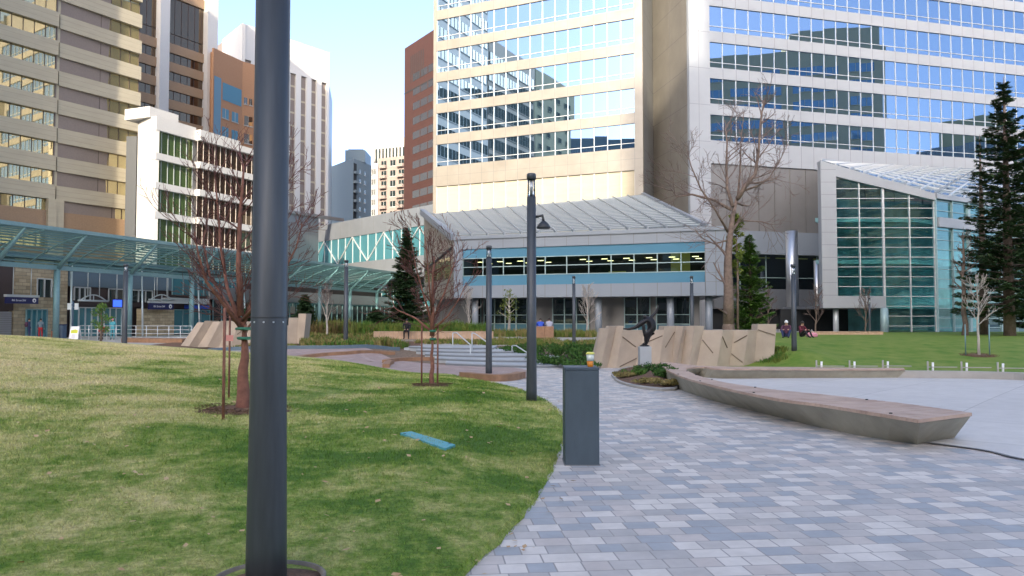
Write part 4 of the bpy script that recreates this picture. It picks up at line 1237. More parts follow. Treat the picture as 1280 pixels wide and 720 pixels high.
# mirrored in the left wing
V0, V1 = vpt(536, 150), vpt(608, 172)
P, Q = mirror(fl, V0), mirror(fl, V1)
banded('white_reflected_block', 'white banded office seen mirrored at the left edge of the mirror tower', P, Q, 24, 92, 'white_concrete', 'dark_glass', [88 - 3.9 * k for k in range(21)], out=(fl.P.x - P[0], fl.P.y - P[1]), inset=.3, gh=2.1)
V0, V1 = vpt(609, 178), vpt(668, 200)
P, Q = mirror(fl, V0), mirror(fl, V1)
banded('dark_olive_reflected_block', 'dark olive block seen mirrored in the middle of the mirror tower', P, Q, 24, 66, 'brown_grey', 'dark_glass', [60 - 3.9 * k for k in range(14)], out=(fl.P.x - P[0], fl.P.y - P[1]), gh=2.6, inset=.4)
V0, V1 = vpt(669, 204), vpt(716, 224)
P, Q = mirror(fl, V0), mirror(fl, V1)
banded('olive_reflected_block', 'lighter olive block with small windows seen mirrored beside the dark olive one', P, Q, 24, 67, 'olive_wall', 'dark_glass', [61 - 3.6 * k for k in range(15)], out=(fl.P.x - P[0], fl.P.y - P[1]), gh=1.3, segs=[(2, 4), (7, 9), (13, 15), (18, 20)])
V0, V1 = vpt(700, 262), vpt(830, 262)
P, Q = mirror(fl, V0), mirror(fl, V1)
banded('low_reflected_block', 'low dark block mirrored in the lowest window row of the mirror tower', P, Q, 20, 62, 'slate_blue', 'dark_glass', [57 - 3.7 * k for k in range(13)], out=(fl.P.x - P[0], fl.P.y - P[1]))
# behind the camera: added, unseen blocks that hold the low sun off the square
banded('shade_block', 'long grey block added unseen far behind the viewpoint to keep the square in shade', (-112, -200), (-28.02, -200), 24, 124, 'concrete', 'dark_glass', [3 + 3.8 * k for k in range(31)], out=(0, 1), bay=4)
banded('shade_step_block', 'narrow grey block added unseen behind the viewpoint to step the shade line', (-28, -200.02), (-20.02, -200.02), 24, 137, 'concrete', 'dark_glass', [3 + 3.8 * k for k in range(34)], out=(0, 1), bay=4, inset=.6)
banded('shade_tower', 'tall grey block added unseen behind the viewpoint to shade the right wing of the mirror tower', (-20, -200), (40, -200), 26, 156, 'concrete', 'dark_glass', [3 + 3.8 * k for k in range(39)], out=(0, 1), bay=4)
banded('sky_screen_block', 'lower pale block added behind the viewpoint to screen bright sky from the atrium glass', (14, -60), (128, -54), 20, 34, 'reflected_tan', 'dark_glass', [3 + 3.8 * k for k in range(8)], out=(0, 1), bay=3)  # added to keep bright sky out of the atrium reflections
banded('sky_screen_west', 'low tan block added behind and left of the viewpoint to darken the pavilion glass, seen only there', (-150, -60), (-20, -104), 18, 30, 'brown_grey', 'dark_glass', [3 + 3.8 * k for k in range(7)], out=(.3, 1), bay=3)  # added to close a bright sky gap in the pavilion reflections
# ---------------------------------------------------------------- station canopy and shops on the left
cd_ = Vector((.297, .955)).normalized()
CP = Vector((at(70, 400, 65).x, 65.0)); cn = Vector((cd_.y, -cd_.x))
def cp(t, s, z): q = CP + cd_ * t + cn * s; return (q.x, q.y, z)
cano = thing('station_canopy', 'long teal steel and glass station canopy on raking struts along the left', 'canopy', (CP.x, CP.y, 0))
def cz(s): k = (s + 3.6) / 6.6; return lerp(6.2, 8.6, k) + .45 * sin(pi * k)
T0, T1 = -16.0, 62.0
ts = [T0 + 1.9 + 8.12 * i for i in range(10)]
ts = [-5.6, 0, 7.9, 16.2, 24.4, 32.5, 40.7, 48.8, 57.0]
for t in ts:
    q = cp(t, 0, 0); mb = MB(); mb.lathe((q[0], q[1], -.1), [(.24, 0), (.24, 5.95)], 14); mb.build('post', 'steel_teal', cano)
    mb = MB(); mb.tube([cp(t, 0, 5.75), cp(t, 1.6, 7.2), cp(t, 3.0, 8.5)], [.2, .16, .1], 8); mb.build('strut', 'steel_teal', cano)
for t in [T0 + 4.05 * i for i in range(20)]:
    mb = MB(); mb.tube([cp(t, s, cz(s) - .12) for s in [-3.6 + 6.6 * k / 8 for k in range(9)]], .075, 6); mb.build('rafter', 'steel_teal', cano)
for t in [3.4, 11.8, 20, 28, 36.4]:
    mb = MB(); mb.tube([cp(t, -2.0, 0), cp(t + 1.2, -3.3, 6.4)], .09, 8); mb.build('leaning_post', 'steel_light', cano)
mb = MB(); mb.bar(cp(T0, 0, 5.85), cp(T1, 0, 5.85), .3, .34); mb.build('long_beam', 'steel_teal', cano, fixn=True)
mb = MB(); mb.bar(cp(T0, 3.05, 8.62), cp(T1, 3.05, 8.62), .22, .3); mb.build('edge_beam', 'steel_teal', cano, fixn=True)
mb = MB(); mb.bar(cp(T0, -3.65, 6.2), cp(T1, -3.65, 6.2), .2, .3); mb.build('edge_beam', 'steel_teal', cano, fixn=True)
for k in range(1, 13):
    s = -3.6 + 6.6 * k / 13
    mb = MB(); mb.bar(cp(T0, s, cz(s) - .02), cp(T1, s, cz(s) - .02), .09, .12); mb.build('purlin', 'steel_teal', cano, fixn=True)
mb = MB()
for i in range(39):
    for k in range(13):
        s0, s1 = -3.6 + 6.6 * k / 13, -3.6 + 6.6 * (k + 1) / 13
        mb.face([cp(T0 + 2 * i + .02, s0, cz(s0) + .06), cp(T0 + 2 * i + 1.98, s0, cz(s0) + .06), cp(T0 + 2 * i + 1.98, s1, cz(s1) + .06), cp(T0 + 2 * i + .02, s1, cz(s1) + .06)])
mb.build('roof_glass_panels', 'canopy_glass', cano)

# shops behind the canopy
sf = Face(tuple(CP + cd_ * -14 - cn * 5.2), tuple(CP + cd_ * 70 - cn * 5.2), tuple(cn))
def sz(px, py, d=0): 
    u = sf.u(px, d); Y = sf.P.y + sf.t.y * u + sf.n.y * d
    return zat(py, Y)
shop = thing('station_building', 'low station building of stone and dark metal with glazed doors under the canopy', 'building', (sf.P.x, sf.P.y, 0))
def sseg(nm, a, b_, pt, pb, d0, d1, m, dz0=None, dz1=None):
    mb = MB(); ua, ub = sf.u(a, d1), sf.u(b_, d1)
    z0 = dz0 if dz0 is not None else sz((a + b_) / 2, pb, d1); z1 = dz1 if dz1 is not None else sz((a + b_) / 2, pt, d1)
    sf.box(mb, ua, ub, z0, z1, d0, d1); return mb.build(nm, m, shop, fixn=True)
mb = MB(); sf.box(mb, 0, sf.L, -.1, 6.9, -14, -.6); mb.build('core_wall', 'metal_brown', shop, fixn=True)
mb = MB(); sf.box(mb, 0, sf.L, 6.9, 7.3, -14, .4); mb.build('roof', 'slate_blue', shop, fixn=True)
sseg('stone_wall', 17.5, 66, 0, 0, -.58, 0, 'stone_wall', -.1, 6.85)
sseg('stone_wall', 72, 84, 0, 0, -.58, 0, 'stone_wall', -.1, 6.85)
sseg('metal_cladding', -20, 17, 0, 0, -.58, -.05, 'metal_brown', 2.4, 6.85)
o = sseg('shutter', -15, 15, 387, 415, -.5, -.02, 'shutter', -.05, 2.3)
mb = MB()
for k in range(12): sf.box(mb, sf.u(-15), sf.u(15), .1 + k * .18, .14 + k * .18, -.02, .02)
mb.build('slat', 'joint', o, fixn=True)
sseg('upper_band', 86, 222, 0, 0, -.5, .05, 'slate_blue', 4.7, 6.85)
sseg('dark_cladding', 90, 262, 0, 0, -.55, -.1, 'metal_brown', 2.9, 4.65)
def swin(a, b_, z0, z1, nb, d=-.02, gm='dark_glass', fm='steel_light', nm='window'):
    g = MB(); f = MB(); ua, ub = sf.u(a), sf.u(b_); q = (ub - ua) / nb
    for i in range(nb): sf.pane(g, ua + i * q, ua + (i + 1) * q, z0, z1, d, .003)
    go = g.build(nm, gm, shop)
    for i in range(nb + 1): sf.box(f, ua + i * q - .05, ua + i * q + .05, z0, z1, d + .004, d + .1)
    sf.box(f, ua, ub, z1 - .04, z1 + .06, d + .005, d + .11)
    f.build('window_frame', fm, go, fixn=True)
swin(45, 63, 3.6, 5.2, 2, .04)
swin(32, 58, .1, 2.5, 4, .05, 'cyan_glass', 'steel_teal', 'glass_door')
swin(90, 152, .1, 2.75, 8, 0, 'cyan_glass', 'steel_light', 'glass_door')
swin(92, 112, 3.4, 4.6, 3, 0); swin(135, 190, 3.4, 4.6, 6, 0)
swin(214, 300, 4.3, 6.6, 7, .06, 'cyan_glass', 'steel_teal')
swin(216, 262, .1, 2.7, 4, 0, 'cyan_glass', 'steel_teal', 'glass_door')
sseg('stone_wall', 178, 218, 0, 0, .2, .9, 'stone_wall', -.1, 2.75)
sseg('white_band', 212, 262, 0, 0, .1, 1.2, 'steel_light', 3.35, 3.95)
sseg('blue_band', 240, 262, 0, 0, .1, 1.1, 'cloth_blue', 2.85, 3.2)
sseg('upper_band', 262, 500, 0, 0, -.5, .3, 'mid_panel', 4.0, 5.4)
swin(265, 490, .3, 3.9, 30, .1, 'dark_glass', 'steel_teal')

def text_obj(txt, size, face_, u, z, d, m, parent, name='lettering'):
    cu = bpy.data.curves.new(name, 'FONT'); cu.body = txt; cu.size = size; cu.extrude = .004
    to = bpy.data.objects.new('tmp_text', cu); COL.objects.link(to)
    dg = bpy.context.evaluated_depsgraph_get(); me = bpy.data.meshes.new_from_object(to.evaluated_get(dg))
    bpy.data.objects.remove(to)
    off = WORLD.get(parent.name, Vector((0, 0, 0)))
    # text x axis must run to the right as seen from outside the wall
    tx = face_.t if not (face_.t.cross(face_.n) > 0) else -face_.t
    right = Vector((-face_.n.y, face_.n.x))
    for v in me.vertices:
        q = Vector(face_.p(u, z, d)) + Vector((right.x, right.y, 0)) * v.co.x + Vector((0, 0, 1)) * v.co.y + Vector((face_.n.x, face_.n.y, 0)) * v.co.z
        v.co = q - off
    me.name = name
    me.materials.clear(); me.materials.append(M[m])
    for p in me.polygons: p.material_index = 0
    o = bpy.data.objects.new(name, me); COL.objects.link(o); o.parent = parent; WORLD[o.name] = Vector(off)
    return o

def station_sign(px0, px1, pt, pb, d, label):
    ua, ub = sf.u(px0, d), sf.u(px1, d); pc = (px0 + px1) / 2
    z0, z1 = sz(pc, pb, d), sz(pc, pt, d)
    o = thing('station_sign', label, 'sign', sf.p(ua, z0, d), 'blue station name signs under the canopy')
    mb = MB(); sf.box(mb, ua, ub, z0, z1, d - .2, d); mb.build('board', 'sign_navy', o, fixn=True)
    mb = MB(); sf.box(mb, ua - .06, ub + .06, z1, z1 + .2, d - .26, d + .05); mb.build('light_strip', 'steel_light', o, fixn=True)
    text_obj('8th Street SW', (z1 - z0) * .42, sf, lerp(ua, ub, .16), z0 + (z1 - z0) * .36, d + .012, 'sign_white', o)
    c = Vector(sf.p(lerp(ua, ub, .86), (z0 + z1) / 2 + .02, d + .01)); r = (z1 - z0) * .33
    mb = MB(); R = []
    tv = Vector((sf.t.x, sf.t.y, 0)); nv = Vector((sf.n.x, sf.n.y, 0))
    R = [[tuple(c + tv * (r * cos(a)) + Vector((0, 0, r * sin(a))) + nv * k) for a in [2 * pi * i / 20 for i in range(20)]] for k in (0, .015)]
    mb.rings(R); em = mb.build('emblem', 'sign_white', o, fixn=True)
    mb = MB(); R = [[tuple(c + tv * (r * .38 * cos(a)) + Vector((0, 0, r * .45 * sin(a) - r * .15)) + nv * k) for a in [2 * pi * i / 14 for i in range(14)]] for k in (.017, .022)]
    mb.rings(R); mb.build('emblem_mark', 'sign_navy', em, fixn=True)
    for f in (.22, .78):
        mb = MB(); p = sf.p(lerp(ua, ub, f), z1 + .2, d - .1); mb.tube([p, (p[0], p[1], 6.3)], .035, 6); mb.build('hanger', 'steel_light', o)
    return o
station_sign(8, 48, 371.5, 379.5, 1.6, 'dark blue station name sign in front of the stone wall, far left')
station_sign(187, 217, 379, 387, 1.8, 'dark blue station name sign hanging above the low stone wall')
for (a, b_, py, lab) in [(100, 133, 372, 'curved white lighting truss hanging left of the blue screen'), (188, 216, 371, 'curved white lighting truss hanging over the right station sign')]:
    d = 1.4; ua, ub = sf.u(a, d), sf.u(b_, d); z = sz((a + b_) / 2, py + 4, d)
    o = thing('light_truss', lab, 'light fitting', sf.p(ua, z, d), 'curved white lighting trusses under the canopy')
    mb = MB(); mb.tube([sf.p(lerp(ua, ub, k / 10), z + .55 * sin(pi * k / 10), d) for k in range(11)], .06, 6); mb.build('arch', 'steel_light', o)
    mb = MB(); mb.tube([sf.p(ua - .2, z, d), sf.p(ub + .2, z, d)], .1, 6); mb.build('bar', 'steel_light', o)
    for f in (.5,):
        mb = MB(); mb.tube([sf.p(lerp(ua, ub, f), z, d), sf.p(lerp(ua, ub, f), z + .55, d)], .05, 6); mb.build('post', 'steel_light', o)
    for f in (.28, .72):
        mb = MB(); mb.tube([sf.p(lerp(ua, ub, f), z + .4, d), sf.p(lerp(ua, ub, f), 6.4, d)], .04, 6); mb.build('hanger', 'steel_light', o)
# blue departure screen
d = 1.5; ua, ub = sf.u(140.5, d), sf.u(153, d); z0, z1 = sz(147, 384.5, d), sz(147, 374, d)
o = thing('departure_screen', 'bright blue departure screen hanging beside the thick canopy post', 'screen', sf.p(ua, z0, d))
mb = MB(); sf.box(mb, ua, ub, z0, z1, d - .2, d); mb.build('housing', 'dark_steel', o, fixn=True)
mb = MB(); sf.box(mb, ua + .08, ub - .08, z0 + .08, z1 - .08, d + .001, d + .01); mb.build('display', 'screen_blue', o, fixn=True)
mb = MB(); mb.tube([sf.p((ua + ub) / 2, z1, d - .1), sf.p((ua + ub) / 2, 6.3, d - .1)], .05, 6); mb.build('hanger', 'steel_light', o)
# small pale notices on the post
for px, lab in ((86.5, 'left one of two small white notice plates by the stone pier'), (95.5, 'right one of two small white notice plates by the stone pier')):
    p = at(px, 383, 68.5)
    mb = MB(); mb.box(p.x - .17, p.x + .17, p.y, p.y + .04, p.z - .28, p.z + .28); o = tag(mb.build('notice_plate', 'sign_white', fixn=True), lab, 'sign', 'small white notice plates')
p = at(91, 395, 68.6); mb = MB(); mb.tube([(p.x, p.y, 0), (p.x, p.y, 3.2)], .06, 8); mb.bar((p.x - .5, p.y, 2.9), (p.x + .5, p.y, 2.9), .05, .1)
tag(mb.build('notice_post', 'bin_blue', fixn=True), 'slim dark post carrying the pair of white notice plates', 'post')

# A-frame board
p = gp(94, 423.2)
p = at(94, 423, 63); p.z = base(p.x, p.y)
o = thing('sandwich_board', 'white A-frame sandwich board with a yellow-green patch outside the station', 'sign', (p.x, p.y, p.z))
for s in (-1, 1):
    mb = MB(); mb.hexa([(p.x - .36, p.y + s * .3 - .015, p.z), (p.x + .36, p.y + s * .3 - .015, p.z), (p.x + .36, p.y + s * .3 + .015, p.z), (p.x - .36, p.y + s * .3 + .015, p.z),
                        (p.x - .34, p.y + s * .03 - .015, p.z + 1.1), (p.x + .34, p.y + s * .03 - .015, p.z + 1.1), (p.x + .34, p.y + s * .03 + .015, p.z + 1.1), (p.x - .34, p.y + s * .03 + .015, p.z + 1.1)])
    b_ = mb.build('panel', 'sign_white', o, fixn=True)
    if s == -1:
        def bp_(x, z): return (p.x + x, p.y - .3 + .27 * z / 1.1 - .022, p.z + z)
        mb = MB(); mb.face([bp_(-.26, .56), bp_(.26, .56), bp_(.28, .78), bp_(.08, .86), bp_(-.26, .80)]); mb.build('printed_patch', 'sign_yellow', b_)
        mb = MB()
        for z in (.2, .28, .36, .44): mb.face([bp_(-.16, z), bp_(.14, z), bp_(.14, z + .03), bp_(-.16, z + .03)])
        mb.build('printed_lines', 'cloth_grey', b_)
# bins by the stone pier
p = at(75.5, 418, 66.5); z = base(p.x, p.y); o = thing('ticket_cabinet', 'blue-grey metal cabinet standing by the stone pier', 'cabinet', (p.x, p.y, z))
mb = MB(); mb.bbox(p.x - .36, p.x + .36, p.y - .3, p.y + .3, z, z + 1.15, .03); mb.build('body', 'bin_blue', o)
mb = MB(); mb.bbox(p.x - .4, p.x + .4, p.y - .34, p.y + .34, z + 1.15, z + 1.25, .03); mb.build('lid', 'cloth_navy', o)
p = at(68.3, 418, 66.0); o = thing('round_litter_bin', 'round orange-brown litter bin left of the blue-grey cabinet', 'bin', (p.x, p.y, z))
mb = MB(); mb.lathe((p.x, p.y, z), [(.20, 0), (.24, .1), (.25, .7)], 20); mb.build('body', 'bin_orange', o)
mb = MB(); mb.lathe((p.x, p.y, z + .7), [(.26, 0), (.24, .1), (.12, .2)], 20); mb.build('lid', 'bin_blue', o)

# railing in front of the right half of the station
def railing(name, label, cat, pts, h, mname, n_post, r=.03, mid=(.5,), group=None, f=base):
    ln = resample(pts, n_post, True)
    o = thing(name, label, cat, (ln[0][0], ln[0][1], f(*ln[0])), group)
    for i, q in enumerate(ln):
        z = f(*q); mb = MB(); mb.tube([(q[0], q[1], z - .05), (q[0], q[1], z + h)], r, 6); mb.build('post', mname, o)
    for hh in (1.0,) + tuple(mid):
        mb = MB(); fl_ = resample(pts, n_post * 3, True); mb.tube([(q[0], q[1], f(*q) + h * hh) for q in fl_], r * .8, 6); mb.build('rail', mname, o)
    return o
railing('ramp_railing', 'long grey pipe railing on the ramp in front of the station doors', 'railing', [at(100, 400, 63).xy.to_tuple(), at(170, 400, 61).xy.to_tuple(), at(240, 400, 60).xy.to_tuple()], 1.15, 'steel_light', 12, .03, (.25, .5, .75))
mb = MB(); ql = resample([at(152, 400, 58).xy.to_tuple(), at(190, 400, 56.5).xy.to_tuple(), at(228, 400, 56).xy.to_tuple()], 14)
R = [[(q[0], q[1], base(*q) - .05), (q[0], q[1], base(*q) + .28), (q[0], q[1] + .9, base(*q) + .32), (q[0], q[1] + .9, base(*q) - .05)] for q in ql]
mb.rings(R); tag(mb.build('planter_kerb', 'corten', fixn=True), 'low red-brown planter strip below the station railing', 'planter')

# ---------------------------------------------------------------- lamp posts
def lamp_post(x, y, z, h, r, label, arm=False, ring=False, lantern=.55):
    o = thing('lamp_post', label, 'lamp post', (x, y, z), 'dark round lamp posts around the square')
    mb = MB(); mb.lathe((x, y, z - .05), [(r * 1.12, 0), (r * 1.1, .3), (r, 1.2), (r * .94, h - lantern + .05)], 32); sh = mb.build('shaft', 'dark_pole', o)
    mb = MB(); mb.lathe((x, y, z + h - lantern), [(r * .82, 0), (r * .82, lantern - .12)], 20); mb.build('lantern', 'lamp_glass', o)
    mb = MB(); mb.lathe((x, y, z + h - lantern), [(r * .3, 0), (r * .3, lantern - .12)], 10); mb.build('lamp_core', 'steel_light', o)
    mb = MB(); mb.lathe((x, y, z + h - .12), [(r * .98, 0), (r * .98, .1), (r * .8, .12)], 24); mb.build('cap', 'dark_pole', o)
    if arm:
        za = z + h - .83; mb = MB(); mb.tube([(x + r * .8, y, za - .03), (x + .22, y, za), (x + .24, y, za - .12)], .028, 8); a_ = mb.build('arm', 'dark_steel', o)
        mb = MB(); mb.lathe((x + .24, y, za - .26), [(.13, 0), (.135, .03), (.10, .09), (.035, .15)], 20); mb.build('lamp_head', 'dark_steel', o)
    return o
pn = at(332.5, 732, 4.80)
zl = gtop(pn.x, pn.y)
lp = lamp_post(pn.x, pn.y, zl, 4.9, .107, 'nearest and thickest dark lamp post, rising out of the frame in the left lawn')
mb = MB(); mb.lathe((pn.x, pn.y, zl + 1.585), [(.1045, 0), (.107, .004), (.107, .012), (.1045, .016)], 32); mb.build('joint_ring', 'dark_steel', lp)
for a in (200, 235, 270, 300, 335):
    q = (pn.x + .1035 * cos(radians(a)), pn.y + .1035 * sin(radians(a)), zl + 1.565); mb = MB(); mb.tube([q, (q[0] + .006 * cos(radians(a)), q[1] + .006 * sin(radians(a)), q[2])], .006, 6); mb.build('bolt', 'steel_light', lp)
for k in range(9):
    a = radians(195 + 19 * k + random.uniform(-4, 4)); mb = MB(); q = (pn.x + .125 * cos(a), pn.y + .125 * sin(a), zl + .02)
# concrete footing ring
o = thing('pole_footing', 'round concrete footing ring sunk in the grass at the foot of the nearest lamp post', 'footing', (pn.x, pn.y, zl))
mb = MB(); mb.lathe((pn.x + .02, pn.y, zl - .1), [(.33, 0), (.33, .150), (.325, .155), (.305, .155), (.30, .13)], 40); mb.build('ring', 'corten_grey', o)
mb = MB(); mb.lathe((pn.x + .02, pn.y, zl - .02), [(.30, 0), (.30, .05), (.1, .06)], 30); mb.build('gravel_fill', 'mulch', o)
def lamp_at(px, pyb, pyt, wpx, label, Y=None, arm=False):
    if Y is None: g = gp(px, pyb)
    else: g = at(px, pyb, Y); g.z = gtop(g.x, g.y)
    d = ray(px, pyt); ztp = EYE + d.z / d.y * g.y
    return lamp_post(g.x, g.y, g.z, ztp - g.z, wpx * g.y / FPX / 2, label, arm, lantern=.42 if not arm else .46)
lamp_at(664.5, 503, 217, 12, 'dark lamp post with a small arm lamp at the edge of the left lawn', arm=True)
lamp_at(611, 467, 307, 7.5, 'dark lamp post on the pink paving left of the arm lamp post')
lamp_at(717.5, 430, 345, 4.2, 'thin dark lamp post before the pavilion doors, right of the armed one', Y=43)
lamp_at(865, 412, 345, 4.5, 'thin dark lamp post rising behind the faceted sandy wall', Y=44)
lamp_at(993, 452, 330, 6, 'dark lamp post on the right lawn edge in front of the steel column', Y=31)
lamp_at(432, 431, 325, 5.5, 'dark lamp post in the planting beside the small pale birch', Y=44)
lamp_at(155.5, 432, 330, 6, 'dark lamp post in front of the station, left of the railing bend', Y=44)
lamp_at(1087.5, 421, 372, 2.6, 'very thin lamp post under the atrium overhang', Y=52)

# ---------------------------------------------------------------- bollard and cup
g = gp(728, 582); bx = thing('slate_pedestal', 'waist-high blue-grey metal box pedestal standing on the pavers', 'pedestal', (g.x, g.y, g.z))
mb = MB(); wv = .188
mb.bbox(g.x - wv, g.x + wv, g.y, g.y + .44, g.z + .0, g.z + 1.045, .006); mb.build('body', 'slate_box', bx)
mb = MB(); mb.bbox(g.x - wv - .004, g.x + wv + .004, g.y - .004, g.y + .444, g.z + 1.045, g.z + 1.075, .005); mb.build('top_plate', 'slate_box', bx)
mb = MB(); mb.box(g.x - wv - .01, g.x + wv + .01, g.y - .01, g.y + .45, g.z - .05, g.z + .008); mb.build('base_plate', 'joint', bx, fixn=True)
cx_, cy_, cz_ = g.x + .105, g.y + .14, g.z + 1.075
cup = thing('drink_cup', 'clear plastic cup of orange drink with a yellow lid left on the pedestal', 'cup', (cx_, cy_, cz_))
mb = MB(); mb.lathe((cx_, cy_, cz_), [(.030, 0), (.033, .004), (.038, .065)], 24); mb.build('orange_drink', 'cup_orange', cup)
mb = MB(); mb.lathe((cx_, cy_, cz_ + .066), [(.0385, 0), (.044, .075)], 24); mb.build('cup_wall', 'cup_body', cup)
mb = MB(); mb.lathe((cx_, cy_, cz_ + .141), [(.049, 0), (.049, .012), (.036, .024)], 24); mb.build('lid', 'cup_yellow', cup)

# teal access cover in the lawn
g0 = [gp(a, b_) for a, b_ in ((500, 547), (514, 545), (569, 562), (556, 567))]
cvr = [(p.x, p.y, gtop(p.x, p.y) + .058) for p in g0]
mb = MB(); mb.hexa([(x, y, z - .12) for x, y, z in cvr] + cvr); cv = tag(mb.build('access_cover', 'lid_teal', fixn=True), 'flat teal plastic access cover set in the left lawn', 'cover')
for i in (0, 2):
    q = Vector(cvr[i]).lerp((Vector(cvr[0]) + Vector(cvr[2])) / 2, .18); mb = MB(); mb.lathe((q.x, q.y, q.z + .001), [(.018, 0), (.018, .004)], 10); mb.build('screw_hole', 'dark_steel', cv)

# ---------------------------------------------------------------- kerbs on the pink plaza
def kerb(label, pix, h, w_, mname='corten', name='curved_kerb', grp='rusty curved kerbs on the pink plaza', n=30, cat='kerb'):
    pts = [gp(a, b_, 0, base) for a, b_ in pix]; ln = resample([(p.x, p.y) for p in pts], n)
    mb = MB(); R = []
    for i, p in enumerate(ln):
        q = ln[min(i + 1, n - 1)]; o_ = ln[max(i - 1, 0)]; t = Vector((q[0] - o_[0], q[1] - o_[1])).normalized(); nn = Vector((-t.y, t.x))
        if nn.y < 0: nn = -nn
        z = base(*p)
        R.append([(p[0], p[1], z - .1), (p[0], p[1], z + h), (p[0] + nn.x * w_, p[1] + nn.y * w_, z + h), (p[0] + nn.x * w_, p[1] + nn.y * w_, z - .1)])
    mb.rings(R); return tag(mb.build(name, mname, fixn=True), label, cat, grp)
kerb('longest rusty curved kerb, from the foreground pole towards the birch', [(366, 452), (385, 448), (410, 445), (440, 443), (470, 442), (494, 443.5)], .15, .4)
kerb('short rusty curved kerb bending behind the staked young tree', [(478, 460), (481, 456), (492, 452.5), (510, 451), (530, 450.5), (546, 451)], .15, .28)
kerb('rusty kerb edging the pink paving at the foot of the second lamp post', [(574, 473), (600, 476), (625, 477), (645, 475.5), (657, 472.5)], .20, .3)
kerb('long low blue-grey kerb in front of the yellowish planting', [(262, 440), (300, 437.5), (360, 436.5), (430, 436), (500, 438)], .17, .25, 'slate_blue', 'low_kerb', None)
kerb('timber seat kerb at the left end of the steps', [(505, 437.5), (525, 439), (545, 442)], .12, .5, 'pale_step', 'low_kerb', None)

# ---------------------------------------------------------------- faceted concrete walls
def px2(x, y): return 730 + x / 2.88, 220 + y / 2.88
def faceted(name, label, edges, Y, back=1.2):
    """edges: (px top, px bottom, py top, py bottom, depth); neighbouring slabs share their folded edge"""
    o = thing(name, label, 'wall', (at(edges[0][1], 400, Y).x, Y, base(at(edges[0][1], 400, Y).x, Y)))
    rg_ = random.Random(len(edges))
    for i, (e0, e1) in enumerate(zip(edges, edges[1:])):
        pt = e0[2]; y0, y1 = Y + e0[4], Y + e1[4]
        A_, B_ = at(e0[1], e0[3] + 4, y0), at(e1[1], e1[3] + 4, y1)
        def top(e, y): 
            k = (e[3] + 4 - pt) / (e[3] + 4 - e[2]); return at(lerp(e[1], e[0], k), pt, y)
        D_, C_ = top(e0, y0), top(e1, y1)
        bk_ = [Vector((v.x, Y + back, v.z)) for v in (A_, B_, C_, D_)]
        mb = MB(); mb.hexa([A_, B_, bk_[1], bk_[0], D_, C_, bk_[2], bk_[3]]); w_ = mb.build('panel', 'sand_concrete', o, fixn=True)
        if abs(e1[0] - e0[0]) > 13:
            mb = MB(); q_ = rg_.random()
            for k in range(1 + (i % 3 == 0)):
                q_ = rg_.random(); s0, s1 = (.04, .6 + .38 * q_) if (i // 2 + k) % 2 else (.96, .05 + .35 * q_)
                h0 = .92 - .5 * k - .2 * rg_.random(); h1 = h0 - .12 - .3 * rg_.random()
                def fp_(s_, h): a = A_.lerp(B_, s_); b2 = D_.lerp(C_, s_); q = a.lerp(b2, h); return (q.x, q.y - .008, q.z)
                mb.bar(fp_(s0, h0), fp_(s1, h1), .035, .045, up=(0, 1, 0))
            mb.build('groove', 'sand_groove', w_, fixn=True)
    return o
E = [(60, 22, 548), (92, 58, 540), (118, 82, 540), (140, 112, 555), (215, 182, 555), (290, 270, 540), (330, 312, 540), (356, 330, 552), (366, 348, 540), (398, 378, 540), (430, 404, 555), (500, 478, 555), (540, 522, 555), (592, 574, 555), (626, 612, 533), (693, 682, 533)]
dp = [.5, .0, .3, .05, .45, .0, .35, .0, .4, .05, .4, .0, .45, .05, .4, .0]
ed = [(730 + a / 2.88, 730 + b_ / 2.88, 220 + c_ / 2.88, 460 - 7 * ((b_ - 22) / 600), dp[i]) for i, (a, b_, c_) in enumerate(E)]
faceted('faceted_wall', 'sandy faceted concrete wall of leaning slabs behind the bronze statue', ed, 31.0)
faceted('faceted_wall', 'sandy sloping concrete wall of ridges behind the near young tree', [(247, 226, 403, 428, .3), (256, 236, 401, 429, 0), (266, 247, 402, 430, .3), (276, 259, 401, 430, 0), (288, 273, 401, 431, .3), (300, 287, 402, 431, 0), (314, 303, 404, 431, .3), (330, 322, 405, 431, 0), (347, 343, 406, 431, .3)], 45.0)
faceted('faceted_wall', 'pair of upright sandy concrete slabs right of the foreground pole', [(352, 350, 407, 428, .2), (361, 359, 397, 428, 0), (373, 371, 392, 427, .3), (383, 379, 392, 426, 0)], 45.5)

# ---------------------------------------------------------------- handrails at the steps
def bentrail(label, pts, m='steel_light'):
    """pts: list of (px, py, Y)"""
    w_ = [at(*p) for p in pts]; o = thing('handrail', label, 'handrail', tuple(w_[0]), 'pale metal handrails at the steps')
    mb = MB(); mb.tube(w_, .028, 8); mb.build('rail', m, o); 
    for k in (0, len(w_) - 1):
        q = w_[k]; mb = MB(); mb.tube([(q.x, q.y, base(q.x, q.y) - .1), tuple(q)], .026, 8); mb.build('post', m, o)
    return o
bentrail('pale handrail nearest the young tree at the top of the steps', [(566, 416, 40), (571, 416, 40), (588, 431, 37)])
bentrail('pale handrail between the young tree and the second lamp post', [(590, 416, 39), (594, 417, 39), (612, 430, 36)])
bentrail('low pale handrail beside the junipers right of the steps', [(640, 432, 38), (645, 432, 38), (660, 441.5, 34.5)])

